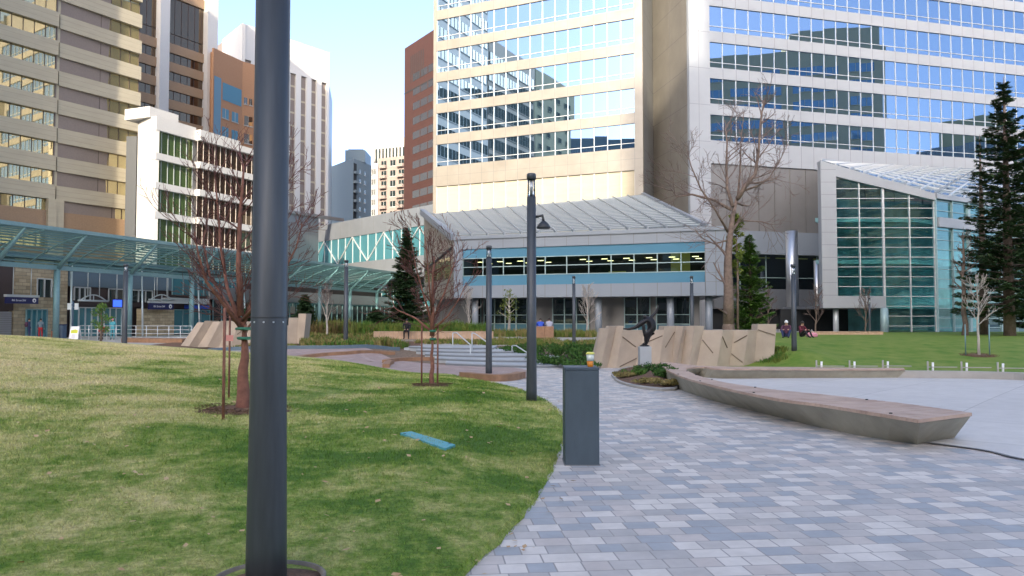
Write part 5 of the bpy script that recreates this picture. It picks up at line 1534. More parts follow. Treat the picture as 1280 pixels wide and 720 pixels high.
# ---------------------------------------------------------------- timber benches in the distance
def slab_bench(label, x0, x1, Y, z0, z1, name='timber_bench'):
    a = at(x0, 400, Y).x; b_ = at(x1, 400, Y).x
    o = thing(name, label, 'bench', (a, Y, base(a, Y)), 'long timber benches at the far side of the square')
    nb = int((b_ - a) / .18); q = (b_ - a) / nb
    mb = MB()
    for i in range(nb): mb.box(a + i * q, a + (i + 1) * q - .015, Y, Y + .05, z0 + .1, z1 - .06)
    mb.build('front_boards', 'pale_wood', o, fixn=True)
    mb = MB()
    for i in range(nb): mb.box(a + i * q, a + (i + 1) * q - .012, Y - .03, Y + .6, z1 - .055, z1)
    mb.build('seat', 'pale_wood', o, fixn=True)
    mb = MB(); mb.box(a + .1, b_ - .1, Y + .06, Y + .5, z0 - .3, z1 - .06); mb.build('base', 'concrete', o, fixn=True)
    return o
slab_bench('long timber bench behind the steps where a person in black sits', 467, 617, 46.5, .38, .93)
slab_bench('long timber bench at the foot of the atrium behind the right lawn', 1003, 1104, 49.5, .42, .88)

# ---------------------------------------------------------------- juniper bed kerb, stone island
isl = thing('planting_island', 'rounded planting island with a low stone edge before the statue', 'planting bed', (3.6, 22, -.2))
ip = [gp(a, b_, 0, base) for a, b_ in ((764, 470), (772, 478), (790, 484), (815, 488), (842, 489), (852, 480), (846, 466), (828, 458), (800, 458), (776, 462))]
il = resample([(p.x, p.y) for p in ip] + [(ip[0].x, ip[0].y)], 50)[:-1]
cxi = sum(p[0] for p in il) / 49; cyi = sum(p[1] for p in il) / 49
mb = MB(); mb.rings([[(x, y, base(x, y) - .05) for x, y in il], [(x, y, base(x, y) + .06) for x, y in il], [(lerp(x, cxi, .06), lerp(y, cyi, .06), base(x, y) + .06) for x, y in il], [(lerp(x, cxi, .065), lerp(y, cyi, .065), base(x, y) + .02) for x, y in il]], False, False); mb.build('edge', 'concrete', isl)
mb = MB()
R = [[(lerp(x, cxi, k), lerp(y, cyi, k), base(x, y) + .03 + .07 * (1 - (1 - k) ** 2)) for x, y in il] for k in (.05, .2, .4, .6, .8, .97)]
mb.rings(R, False, True, 0, True); mb.build('mulch', 'mulch', isl)

# ---------------------------------------------------------------- bodies
def skin_mesh(V, Ed, Rd, sub=2, root=0):
    me = bpy.data.meshes.new('tmp'); me.from_pydata(V, Ed, []); o = bpy.data.objects.new('tmp', me); COL.objects.link(o)
    md = o.modifiers.new('s', 'SKIN'); md.use_smooth_shade = True
    for i, r in enumerate(Rd):
        rr_ = r if hasattr(r, '__len__') else (r, r)
        me.skin_vertices[0].data[i].radius = rr_
    me.skin_vertices[0].data[root].use_root = True
    sd = o.modifiers.new('d', 'SUBSURF'); sd.levels = sub; sd.render_levels = sub
    dg = bpy.context.evaluated_depsgraph_get()
    r = bpy.data.meshes.new_from_object(o.evaluated_get(dg))
    bpy.data.objects.remove(o); bpy.data.meshes.remove(me)
    return r
STAND = dict(pel=(0, 0, .95), sp=(0, .01, 1.12), ch=(0, 0, 1.32), nk=(0, 0, 1.48), hd=(0, -.02, 1.60), ht=(0, -.01, 1.70),
    hL=(.09, 0, .92), kL=(.11, -.02, .50), aL=(.11, .02, .09), tL=(.12, -.14, .03), hR=(-.09, 0, .92), kR=(-.11, -.02, .50), aR=(-.11, .02, .09), tR=(-.12, -.14, .03),
    sL=(.18, 0, 1.40), eL=(.24, .03, 1.13), wL=(.24, -.08, .90), fL=(.24, -.11, .82), sR=(-.18, 0, 1.40), eR=(-.24, .03, 1.13), wR=(-.24, -.08, .90), fR=(-.24, -.11, .82))
SIT = dict(STAND, pel=(0, 0, .52), sp=(0, -.03, .70), ch=(0, -.10, .90), nk=(0, -.15, 1.04), hd=(0, -.20, 1.15), ht=(0, -.20, 1.26),
    hL=(.09, -.03, .52), kL=(.14, -.44, .50), aL=(.14, -.42, .09), tL=(.15, -.58, .03), hR=(-.09, -.03, .52), kR=(-.14, -.44, .50), aR=(-.14, -.42, .09), tR=(-.15, -.58, .03),
    sL=(.18, -.11, .97), eL=(.23, -.22, .74), wL=(.10, -.40, .62), fL=(.05, -.46, .58), sR=(-.18, -.11, .97), eR=(-.23, -.22, .74), wR=(-.10, -.40, .62), fR=(-.05, -.46, .58))
GROUND = dict(SIT, pel=(0, 0, .12), sp=(0, .0, .30), ch=(0, -.05, .50), nk=(0, -.08, .64), hd=(0, -.12, .75), ht=(0, -.12, .86),
    hL=(.09, -.05, .13), kL=(.20, -.38, .40), aL=(.12, -.60, .08), tL=(.12, -.74, .04), hR=(-.09, -.05, .13), kR=(-.20, -.38, .40), aR=(-.12, -.60, .08), tR=(-.12, -.74, .04),
    sL=(.18, -.06, .57), eL=(.24, -.20, .38), wL=(.14, -.38, .42), fL=(.08, -.44, .42), sR=(-.18, -.06, .57), eR=(-.24, -.20, .38), wR=(-.14, -.38, .42), fR=(-.08, -.44, .42))
BONES = [('pel', 'sp', 1), ('sp', 'ch', 1), ('ch', 'nk', 1), ('nk', 'hd', 0), ('hd', 'ht', 0), ('pel', 'hL', 2), ('hL', 'kL', 2), ('kL', 'aL', 2), ('aL', 'tL', 3), ('pel', 'hR', 2), ('hR', 'kR', 2), ('kR', 'aR', 2), ('aR', 'tR', 3),
    ('ch', 'sL', 1), ('sL', 'eL', 1), ('eL', 'wL', 1), ('wL', 'fL', 0), ('ch', 'sR', 1), ('sR', 'eR', 1), ('eR', 'wR', 1), ('wR', 'fR', 0)]
RAD = dict(pel=(.15, .11), sp=(.14, .10), ch=(.17, .115), nk=.055, hd=(.078, .095), ht=(.055, .065), hL=.085, kL=.06, aL=.042, tL=.035, hR=.085, kR=.06, aR=.042, tR=.035, sL=.065, eL=.045, wL=.032, fL=.03, sR=.065, eR=.045, wR=.032, fR=.03)
def person(label, x, y, z, rot, pose, top, legs, hair='hair_dark', group=None, bag=None, scale=1.0, tweak=None, hat=None):
    P_ = dict(pose)
    if tweak: P_.update(tweak)
    o = thing('person', label, 'person', (x, y, z), group)
    names = list(P_.keys()); V = [P_[k] for k in names]; Ed = [(names.index(a), names.index(b_)) for a, b_, _ in BONES]
    me = skin_mesh(V, Ed, [RAD[k] for k in names], 2, names.index('pel'))
    c_, s_ = cos(rot), sin(rot)
    def W(v): return Vector(((v[0] * c_ - v[1] * s_) * scale, (v[0] * s_ + v[1] * c_) * scale, v[2] * scale))
    me.materials.clear()
    for m in ('skin', top, legs, 'cloth_black'): me.materials.append(M[m])
    segs = [(Vector(P_[a]), Vector(P_[b_]), m) for a, b_, m in BONES]
    for p in me.polygons:
        c = p.center; best = 9; bm_ = 0
        for a, b_, m in segs:
            ab = b_ - a; k = max(0, min(1, (c - a).dot(ab) / ab.length_squared)); dd = (c - (a + ab * k)).length
            if dd < best: best = dd; bm_ = m
        p.material_index = bm_; p.use_smooth = True
    for v in me.vertices: v.co = W(v.co)
    me.name = 'body'; b_ = bpy.data.objects.new('body', me); COL.objects.link(b_); b_.parent = o; WORLD[b_.name] = Vector((x, y, z))
    hd = Vector(P_['hd']); ht = Vector(P_['ht'])
    mb = MB(); R = []
    for k in range(7):
        a = k / 6 * pi * .5; R.append([tuple(Vector((x, y, z)) + W((hd.x + .092 * cos(a) * cos(q), hd.y + .02 + .108 * cos(a) * sin(q), hd.z + .0 + .135 * sin(a)))) for q in [2 * pi * i / 14 for i in range(14)]])
    mb.rings(R, True, False, 0, True); mb.build('hair' if not hat else 'hat', hat or hair, o)
    ch = Vector(P_['ch'])
    if bag:
        mb = MB(); ln_ = [(ch.x, ch.y + .17, ch.z - .28), (ch.x, ch.y + .20, ch.z - .1), (ch.x, ch.y + .17, ch.z + .12)]
        mb.tube([tuple(Vector((x, y, z)) + W(q)) for q in ln_], [.12, .15, .10], 8); mb.build('backpack', bag, o)
    return o
def gz_(px, Y): X = at(px, 400, Y).x; return X, Y, base(X, Y)
x, y, z = gz_(36.5, 66.0); person('standing person in dark navy clothes with a plum backpack before the station doors', x, y, z, pi * .75, STAND, 'cloth_navy', 'cloth_navy', bag='cloth_plum')
x, y, z = gz_(51, 66.0); person('standing person in a dark jacket and bright red trousers by the station doors', x, y, z, pi * 1.1, STAND, 'slate_blue', 'cloth_red')
x, y, z = gz_(141, 64.5); person('standing person in a pale teal coat behind the ramp railing', x, y, z, .3, STAND, 'cloth_teal', 'cloth_teal', hair='cloth_pink')
x, y, z = gz_(128.5, 64.6); person('stooping person in a red top left of the teal coat', x, y, z, .2, SIT, 'cloth_red', 'cloth_black', tweak=None)
x, y, z = gz_(509, 46.35); person('person in black sitting hunched on the timber bench behind the steps', x, y, .93 - .52 + .08, 0, SIT, 'cloth_black', 'cloth_black', scale=.93, hat='cloth_black')
x, y, z = gz_(675.5, 49.6); person('seated person in a bright blue top, left of the pair before the pavilion', x, y, z, pi, SIT, 'cloth_blue', 'cloth_black')
x, y, z = gz_(686.5, 49.8); person('seated person in a pale top, right of the pair before the pavilion', x, y, z, pi, SIT, 'cloth_grey', 'cloth_black')
for px, lab in ((675, 'brown timber box seat under the person in the blue top'), (686.5, 'brown timber box seat under the person in the pale top')):
    x, y, z = gz_(px, 49.0); o = thing('box_seat', lab, 'seat', (x, y, z), 'brown timber box seats')
    mb = MB(); mb.bbox(x - .27, x + .27, y + .25, y + .75, z - .05, z + .42, .02); mb.build('seat', 'corten', o)
    mb = MB(); mb.bbox(x - .28, x + .28, y + .02, y + .12, z + .06, z + .78, .02); mb.build('backrest', 'corten', o)
    for s in (-1, 1):
        mb = MB(); mb.bbox(x + s * .24 - .03, x + s * .24 + .03, y + .02, y + .08, z - .1, z + .1, .005); mb.build('leg', 'dark_steel', o)
x, y, z = gz_(983, 41); person('seated person in plum clothes and a white cap on the crest of the right lawn', x, y, z + .02, -.4, GROUND, 'cloth_plum', 'cloth_navy', hat='sign_white', scale=1.05)
x, y, z = gz_(1001, 41.5); person('seated person in a maroon jacket on the lawn right of the steel column', x, y, z + .02, .5, GROUND, 'cloth_maroon', 'cloth_black', scale=1.0)
x, y, z = gz_(1016, 42.5)
mb = MB(); mb.bbox(x - .28, x + .28, y, y + .35, z, z + .28, .08); o = tag(mb.build('picnic_bag', 'cloth_pink'), 'pink and white bag lying on the crest of the right lawn', 'bag')
mb = MB(); mb.tube([(x - .12, y + .17, z + .27), (x, y + .17, z + .42), (x + .12, y + .17, z + .27)], .012, 6); mb.build('handle', 'sign_white', o)

# ---------------------------------------------------------------- bronze statue on its plinth
Ys = 27.5
g = at(806, 462, Ys); zg = base(g.x, Ys); zpt = at(806, 433, Ys).z
o = thing('plinth', 'pale blue-grey stone plinth carrying the bronze figure', 'plinth', (g.x, Ys, zg))
mb = MB(); mb.bbox(g.x - .2, g.x + .2, Ys - .2, Ys + .2, zg - .05, zpt, .012); mb.build('block', 'pale_step', o)
sx = g.x
so = thing('bronze_statue', 'dark bronze leaping figure with flung-out arms on the plinth', 'statue', (sx, Ys, zpt))
def sp_(px, py, dy=0): q = at(px, py, Ys + dy); return (q.x, q.y, q.z)
# pixel joints read off the photograph, one continuous figure
J = dict(pel=(815.5, 411, 0), sp=(816.5, 404.5, .02), ch=(812, 398.6, 0), nk=(808, 397, 0), hd=(805.8, 395.8, 0), ht=(803.5, 395.5, 0),
    h1=(813, 413, -.05), k1=(808.5, 418.5, -.09), a1=(807, 429, -.04), t1=(803, 431.3, -.06), h2=(814.5, 413, .05), k2=(810, 420.5, .04), a2=(808.2, 429, .05), t2=(804.5, 431.3, .07),
    s1=(808, 400, -.07), e1=(800, 404.5, -.12), w1=(794, 409.5, -.12), f1=(786, 411.5, -.12), g1=(778.5, 410.8, -.1),
    s2=(811, 399, .07), e2=(803, 405, .1), w2=(797, 409, .1), f2=(792.5, 409.5, .08),
    u1=(813.5, 397, .02), u2=(816.5, 394, .05), u3=(820.5, 390, .06), u4=(822.3, 384.5, .05), u5=(822.6, 381.5, .04), v1=(805.8, 418, -.1), v2=(804.6, 410, -.1), v3=(804.5, 405.5, -.1))
nm = list(J); V = [Vector(sp_(*J[k])) for k in nm]
Ed = [('pel', 'sp'), ('sp', 'ch'), ('ch', 'nk'), ('nk', 'hd'), ('hd', 'ht'), ('pel', 'h1'), ('h1', 'k1'), ('k1', 'a1'), ('a1', 't1'), ('pel', 'h2'), ('h2', 'k2'), ('k2', 'a2'), ('a2', 't2'), ('ch', 's1'), ('s1', 'e1'), ('e1', 'w1'), ('w1', 'f1'), ('f1', 'g1'), ('ch', 's2'), ('s2', 'e2'), ('e2', 'w2'), ('w2', 'f2'), ('ch', 'u1'), ('u1', 'u2'), ('u2', 'u3'), ('u3', 'u4'), ('u4', 'u5'), ('k1', 'v1'), ('v1', 'v2'), ('v2', 'v3')]
rd_ = dict(pel=.145, sp=.13, ch=.15, nk=.05, hd=.085, ht=.06, h1=.12, k1=.085, a1=.06, t1=.05, h2=.12, k2=.09, a2=.06, t2=.05, s1=.08, e1=.07, w1=.06, f1=.045, g1=.02, s2=.07, e2=.055, w2=.045, f2=.03, u1=.07, u2=.055, u3=.048, u4=.038, u5=.015, v1=.07, v2=.065, v3=.06)
me = skin_mesh([tuple(v) for v in V], [(nm.index(a), nm.index(b_)) for a, b_ in Ed], [rd_[k] for k in nm], 2, 0)
for v in me.vertices: v.co = v.co - Vector((sx, Ys, zpt))
me.materials.clear(); me.materials.append(M['bronze'])
for p in me.polygons: p.use_smooth = True; p.material_index = 0
me.name = 'figure'; fo_ = bpy.data.objects.new('figure', me); COL.objects.link(fo_); fo_.parent = so; WORLD['figure'] = Vector((sx, Ys, zpt))
mb = MB(); q = sp_(805.8, 431.8); mb.lathe((q[0], q[1], zpt), [(.17, 0), (.17, .03), (.10, .06)], 20); mb.build('base', 'bronze', so)

# ---------------------------------------------------------------- fairy posts along the right lawn
for i, px in enumerate([(1027), (1066), (1107), (1152), (1199), (1247)]):
    q_ = min(rr if px > 1140 else FTd, key=lambda p: abs(640 + FPX * p[0] / p[1] - px) + (900 if p[1] < 18 else 0)); X, Y = outward(q_, .95 if px > 1140 else .6); z = base(X, Y) + .05
    words = ['first', 'second', 'third', 'fourth', 'fifth', 'sixth'][i]
    o = thing('lawn_light', words + ' small pale lawn light from the left along the basin rim', 'light', (X, Y, z), 'small pale lawn lights along the basin rim')
    mb = MB(); mb.tube([(X, Y, z - .05), (X, Y, z + .46)], .03, 8); mb.build('post', 'concrete', o)
    mb = MB(); mb.tube([(X + .16, Y, z), (X + .17, Y, z + .42)], .035, 8); mb.build('lamp', 'sign_white', o)
    mb = MB(); mb.bar((X, Y, z + .27), (X + .9, Y - .1, z + .27), .03, .03); mb.build('base_bar', 'concrete', o, fixn=True)
# ---------------------------------------------------------------- trees and plants
def rot_about(v, ax, a): return Matrix.Rotation(a, 3, ax) @ v
def limb(rng, start, d, L, r, nseg, wob, up):
    pts = [Vector(start)]; d = d.normalized(); dirs = [d.copy()]
    for i in range(nseg):
        d = (d + Vector((rng.uniform(-wob, wob), rng.uniform(-wob, wob), rng.uniform(-wob, wob) + up))).normalized()
        pts.append(pts[-1] + d * (L / nseg)); dirs.append(d.copy())
    return pts, dirs
def branch(rng, tw, start, d, L, r, depth, P, major=None):
    nseg = 5 if depth > 1 else 4
    pts, dirs = limb(rng, start, d, L, r, nseg, P['wob'], P['up'])
    rad = [max(P['rmin'], r * (1 - .72 * i / nseg)) for i in range(nseg + 1)]
    tgt = major if (major is not None and depth >= P['major']) else tw
    tgt.tube(pts, rad, 6 if r > .03 else (4 if r > .012 else 3), 0, True, False)
    if depth <= 0: return
    nch = P['kids'][min(depth, len(P['kids']) - 1)]
    for k in range(nch):
        f = P['f0'] + (1 - P['f0']) * (k + rng.random() * .8) / nch
        i = min(nseg - 1, int(f * nseg)); t = f * nseg - i
        p = pts[i].lerp(pts[i + 1], t); dd = dirs[i + 1]
        ax = dd.cross(Vector((rng.uniform(-1, 1), rng.uniform(-1, 1), rng.uniform(-1, 1))))
        if ax.length < .01: continue
        nd = rot_about(dd, ax.normalized(), radians(rng.uniform(*P['ang'])))
        l2 = L * rng.uniform(*P['len']) * (1.1 - .5 * f)
        branch(rng, tw, p, nd, l2, max(P['rmin'], rad[i] * P['rr']), depth - 1, P, major)

def bare_tree(label, px, py, Hh, r0, fork, n0, seed, bark, twig, P, Y=None, lean=(0, 0), spread=(25, 50), name='bare_tree', group=None, mulch=None, limbs=None):
    rng = random.Random(seed)
    if Y is None: g = gp(px, py)
    else: g = at(px, py, Y); g.z = gtop(g.x, g.y)
    o = thing(name, label, 'tree', tuple(g), group)
    tr, tw = MB(), MB()
    top = Vector((g.x + lean[0], g.y + lean[1], g.z + Hh))
    nt_ = 9; tp = []
    for i in range(nt_ + 1):
        f = i / nt_; tp.append(Vector(g).lerp(top, f) + Vector((rng.uniform(-1, 1), rng.uniform(-1, 1), 0)) * (.012 * Hh * (f > .1)))
    tp[0].z -= .1
    rad = [r0 * (1.25 if i == 0 else 1) * (1 - i / nt_) ** .75 + .006 for i in range(nt_ + 1)]
    tr.tube(tp, rad, 10)
    for k in range(n0):
        f = fork + (.93 - fork) * (k / n0) ** .9
        i = min(nt_ - 1, int(f * nt_)); p = tp[i].lerp(tp[i + 1], f * nt_ - i)
        az = k * 2.4 + rng.uniform(-.4, .4); el = radians(rng.uniform(*spread))
        d = Vector((cos(az) * sin(el), sin(az) * sin(el), cos(el)))
        L = P['L0'] * Hh * (1 - .62 * (f - fork) / (1 - fork)) * rng.uniform(.8, 1.15)
        branch(rng, tw, p, d, L, max(.008, rad[i] * .5), P['depth'], P, tr)
    if limbs:
        for (pts, r, dep, mul) in limbs:
            w_ = [at(a, b_, g.y + c) for a, b_, c in pts]
            tr.tube(w_, [r * (1 - .75 * i / (len(w_) - 1)) for i in range(len(w_))], 7)
            for k in range(1, len(w_)):
                for q in range(mul):
                    p = w_[k - 1].lerp(w_[k], rng.random()); dd = (w_[k] - w_[k - 1]).normalized()
                    ax = dd.cross(Vector((rng.uniform(-1, 1), rng.uniform(-1, 1), rng.uniform(-1, 1)))).normalized()
                    nd = rot_about(dd, ax, radians(rng.uniform(25, 65)))
                    branch(rng, tw, p, nd, rng.uniform(.5, 1.2) * P['Lt'], r * .3, dep, P, None)
    tr.build('trunk', bark, o); tw.build('crown', twig, o)
    return o, g

PR = dict(wob=.16, up=.06, rmin=.0035, kids=[0, 4, 4, 4], f0=.22, ang=(18, 42), len=(.45, .75), rr=.6, L0=.38, depth=2, major=2, Lt=.8)
near_limbs = [([(303, 412, 0), (276, 375, -.2), (258, 352, -.4), (248, 318, -.5), (243, 290, -.5)], .035, 2, 3),
              ([(300, 405, 0), (284, 360, .3), (276, 310, .4), (272, 255, .5), (268, 215, .5)], .035, 2, 4),
              ([(301, 395, 0), (298, 330, 0), (300, 270, .1), (303, 235, .1), (305, 205, .1)], .05, 1, 4),
              ([(303, 408, 0), (318, 370, .2), (330, 330, .3), (345, 270, .3), (352, 230, .3)], .04, 2, 4),
              ([(302, 400, 0), (288, 385, .6), (262, 345, .8), (254, 300, .9), (262, 262, .9)], .028, 2, 2),
              ([(303, 400, 0), (325, 375, -.4), (352, 345, -.6), (370, 310, -.7), (378, 280, -.7)], .028, 2, 3)]
t1, g1 = bare_tree('nearest bare red-barked tree on the left lawn, beside the thick lamp post', 304, 516, 1.5, .105, .8, 3, 3, 'bark_red', 'twig_red', PR, limbs=near_limbs, name='bare_tree')
# stakes, ties
def stake(px, py, top_py, label, dy=0, r=.022, col='bark_red'):
    g = gp(px, py); tz = EYE + (ray(px, top_py).z / ray(px, top_py).y) * g.y
    mb = MB(); mb.tube([(g.x, g.y, g.z - .1), (g.x, g.y, tz)], r, 8)
    return tag(mb.build('tree_stake', col), label, 'stake', 'brown wooden stakes beside the young trees')
stake(279, 527, 385, 'thicker brown stake left of the nearest bare tree', r=.022)
stake(286, 500, 388, 'thinner brown stake just left of the nearest bare tree trunk', r=.018)
stake(527, 483, 405, 'brown stake left of the small staked tree near the steps', r=.02)
stake(547, 484, 405, 'brown stake right of the small staked tree near the steps', r=.02)
for i, (px, py) in enumerate(((303, 411), (305, 423))):
    q = at(px, py, g1.y); mb = MB(); mb.lathe((q.x + .02, q.y, q.z - .02), [(.1, 0), (.125, .01), (.125, .035), (.1, .045)], 16)
    mb.bar((q.x + .05, q.y - .1, q.z), (q.x + .17, q.y - .11, q.z), .02, .035); mb.build('tree_tie', 'tie_green', t1)
q = at(283, 423, g1.y - .3); mb = MB(); mb.box(q.x - .05, q.x + .10, q.y, q.y + .01, q.z - .04, q.z + .05); mb.build('tape', 'tape', t1)
def mulch_ring(g, r, label):
    n = 36; R = []
    for k, f in enumerate((1.0, .8, .5, .02)):
        R.append([(g.x + r * f * (1 + .12 * sin(3 * a + g.x) + .06 * sin(7 * a)) * cos(a), g.y + r * f * .9 * (1 + .1 * cos(2 * a)) * sin(a), gtop(g.x + r * f * cos(a), g.y + r * f * .9 * sin(a)) + (.025, .065, .08, .09)[k]) for a in [2 * pi * i / n for i in range(n)]])
    mb = MB(); mb.rings(R, False, True, 0, True)
    rng = random.Random(5)
    for _ in range(900):
        a = rng.uniform(0, 2 * pi); f = r * 1.05 * sqrt(rng.random()); x, y = g.x + f * cos(a), g.y + f * .9 * sin(a); z = gtop(x, y) + .075
        b_ = rng.uniform(0, pi); l = rng.uniform(.012, .035); dx, dy = cos(b_) * l, sin(b_) * l
        mb.face([(x - dx, y - dy, z), (x + dy * .35, y - dx * .35, z + .012), (x + dx, y + dy, z + .006), (x - dy * .35, y + dx * .35, z + .004)], rng.choice([0, 1]))
    return tag(mb.build('mulch_ring', ['mulch', 'leaf_russet']), label, 'mulch', None, 'stuff')
mulch_ring(g1, .68, 'ring of brown bark mulch round the nearest bare tree')
P2 = dict(PR, L0=.5, kids=[0, 3, 4, 4], rmin=.005)
lm = [([(540, 420, 0), (541, 385, 0), (541, 350, 0), (543, 320, 0)], .06, 2, 4), ([(540, 415, 0), (520, 398, .2), (498, 388, .3), (492, 384, .3)], .03, 1, 3), ([(541, 408, 0), (530, 370, .2), (520, 335, .3), (514, 300, .3)], .03, 2, 4),
      ([(541, 400, 0), (556, 365, .2), (566, 335, .3), (572, 318, .3)], .03, 2, 4), ([(541, 412, 0), (560, 395, -.2), (575, 372, -.3), (583, 352, -.3)], .025, 1, 3), ([(540, 395, 0), (536, 350, -.3), (533, 310, -.3), (530, 285, -.3)], .025, 2, 3)]
t2, g2 = bare_tree('small staked bare tree with reddish twigs on the lawn edge before the steps', 540, 484, 1.3, .055, .85, 2, 9, 'bark_red', 'twig_red', dict(P2, Lt=.75), limbs=lm)
for (px, py) in ((541, 424), (541, 414)):
    q = at(px, py, g2.y); mb = MB(); mb.lathe((q.x, q.y, q.z - .02), [(.06, 0), (.075, .01), (.075, .04), (.06, .05)], 14); mb.build('tree_tie', 'tie_green', t2)
mulch_ring(g2, .45, 'small patch of dark mulch round the staked tree before the steps')

PB = dict(wob=.2, up=.03, rmin=.010, kids=[0, 3, 4, 4], f0=.2, ang=(22, 55), len=(.4, .75), rr=.6, L0=.3, depth=2, major=2, Lt=2.0)
lb = [([(911, 405, 0), (911, 370, 0), (910, 330, 0), (912, 300, 0), (916, 270, 0), (922, 245, .3)], .34, 1, 1), ([(922, 248, 0), (932, 232, 0), (944, 218, 0), (948, 190, 0), (951, 150, 0), (955, 125, 0)], .15, 2, 4),
      ([(916, 258, 0), (909, 235, .5), (908, 205, .6), (909, 180, .6), (906, 150, .8)], .11, 2, 4), ([(914, 262, 0), (892, 250, .3), (865, 243, .6), (846, 246, .9), (838, 235, 1)], .10, 2, 3),
      ([(910, 290, 0), (894, 262, -.5), (876, 236, -.8), (864, 208, -1), (858, 185, -1)], .08, 2, 3), ([(912, 280, 0), (930, 276, .4), (952, 277, .6), (966, 281, .6)], .06, 1, 4),
      ([(910, 300, 0), (893, 305, .4), (878, 298, .6), (868, 285, .6)], .05, 1, 4), ([(925, 240, 0), (948, 232, .5), (962, 222, .9), (975, 200, 1), (985, 180, 1)], .07, 2, 3), ([(922, 250, 0), (925, 215, 1), (926, 180, 1), (930, 140, 1)], .07, 2, 3)]
bare_tree('tall bare grey-trunked tree with spreading limbs behind the faceted wall', 911, 413, 2.6, .40, .9, 1, 21, 'bark_grey', 'twig_grey', PB, Y=46, limbs=lb)
PS = dict(PR, L0=.45, rmin=.009, kids=[0, 4, 4], up=.08, depth=2, Lt=1)
bare_tree('small pale bare tree with a straight stem on the right lawn', 1224, 446, 3.3, .05, .38, 12, 31, 'bark_pale', 'bark_pale', dict(PS, L0=.28), spread=(30, 60))
p_ = gp(1224, 446); mulch_ring(p_, .7, 'russet mulch circle round the small tree on the right lawn')
for px, lab in ((1207, 'left thin stake beside the small pale tree on the right lawn'), (1237, 'right thin stake beside the small pale tree on the right lawn')):
    q = at(px, 440, p_.y); z = base(q.x, q.y); mb = MB(); mb.tube([(q.x, q.y, z), (q.x, q.y, z + 1.3)], .025, 6); tag(mb.build('tree_stake', 'steel_teal'), lab, 'stake', 'thin stakes by the small pale tree')
bare_tree('small white-twigged bare tree in front of the pavilion doors', 734, 421, 3.1, .055, .2, 14, 41, 'bark_pale', 'bark_pale', PS, Y=53, spread=(15, 45))
bare_tree('thin multi-stemmed bare tree at the left end of the pavilion', 586, 420, 3.2, .04, .15, 10, 43, 'bark_pale', 'bark_pale', PS, Y=55, spread=(8, 25))
bare_tree('slender pale birch in the planting beside the dark lamp post', 409, 414, 3.3, .06, .3, 10, 47, 'bark_pale', 'twig_grey', PS, Y=50, spread=(12, 35))
for px, sd, Y in ((1020, 51, 55), (1082, 53, 55), (960, 57, 56)):
    bare_tree({1020: 'thin bare tree under the tower overhang left of the atrium', 1082: 'thin bare tree under the atrium overhang', 960: 'thin bare tree left of the steel column'}[px], px, 418, 3.0, .05, .2, 12, sd, 'bark_grey', 'twig_grey', PS, Y=Y, spread=(10, 35))
bare_tree('leafless tree trunk standing inside the right spruce group', 1206, 418, 6.5, .16, .35, 14, 61, 'bark_grey', 'twig_grey', dict(PB, L0=.2), Y=47, spread=(30, 70))

def leaf_cloud(mb, rng, blobs, n, size, m=0, flat=1.0):
    tot = sum(b[3] * b[4] * b[5] for b in blobs) 
    for (cx, cy, cz, rx, ry, rz) in blobs:
        k = max(8, int(n * rx * ry * rz / tot))
        for _ in range(k):
            while True:
                v = Vector((rng.uniform(-1, 1), rng.uniform(-1, 1), rng.uniform(-1, 1)))
                if v.length <= 1: break
            v = v * (.35 + .65 * (v.length ** .3)) / max(v.length, .3) * max(v.length, .3)
            p = Vector((cx + v.x * rx, cy + v.y * ry, cz + v.z * rz))
            a = Vector((rng.uniform(-1, 1), rng.uniform(-1, 1), rng.uniform(-1, 1) * flat)).normalized(); b_ = a.cross(Vector((rng.uniform(-1, 1), rng.uniform(-1, 1), rng.uniform(-1, 1)))).normalized()
            s = size * rng.uniform(.6, 1.3)
            mb.face([p - a * s, p + b_ * s * .45, p + a * s, p - b_ * s * .45], m)

def leafy_tree(label, px, py, Y, Hh, w_, mname, n, size, seed, name='leafy_tree', trunk=True, bark='bark_grey', c0=.35):
    rng = random.Random(seed); g = at(px, py, Y); g.z = gtop(g.x, g.y); o = thing(name, label, 'tree' if trunk else 'shrub', tuple(g))
    tb = MB(); tb.tube([(g.x, g.y, g.z - .1), (g.x + .05, g.y, g.z + Hh * .5), (g.x, g.y, g.z + Hh * .9)], [.05 * w_ + .02, .03 * w_ + .02, .01], 7)
    blobs = []
    for k in range(16):
        f = c0 + (1 - c0) * k / 15; a = rng.uniform(0, 6.28); rr_ = w_ * .5 * sin(pi * min(.95, (f - c0) / (1 - c0) * .8 + .15)) * rng.uniform(.3, .9)
        q = (g.x + rr_ * cos(a), g.y + rr_ * sin(a), g.z + Hh * f); b_ = w_ * rng.uniform(.13, .24)
        blobs.append((q[0], q[1], q[2], b_, b_, b_ * .8)); tb.tube([(g.x, g.y, q[2] - .25 * w_), q], [.018 * w_ + .004, .006], 4)
    tb.build('trunk', bark, o); mb = MB(); leaf_cloud(mb, rng, blobs, n, size); mb.build('crown', mname, o)
    return o

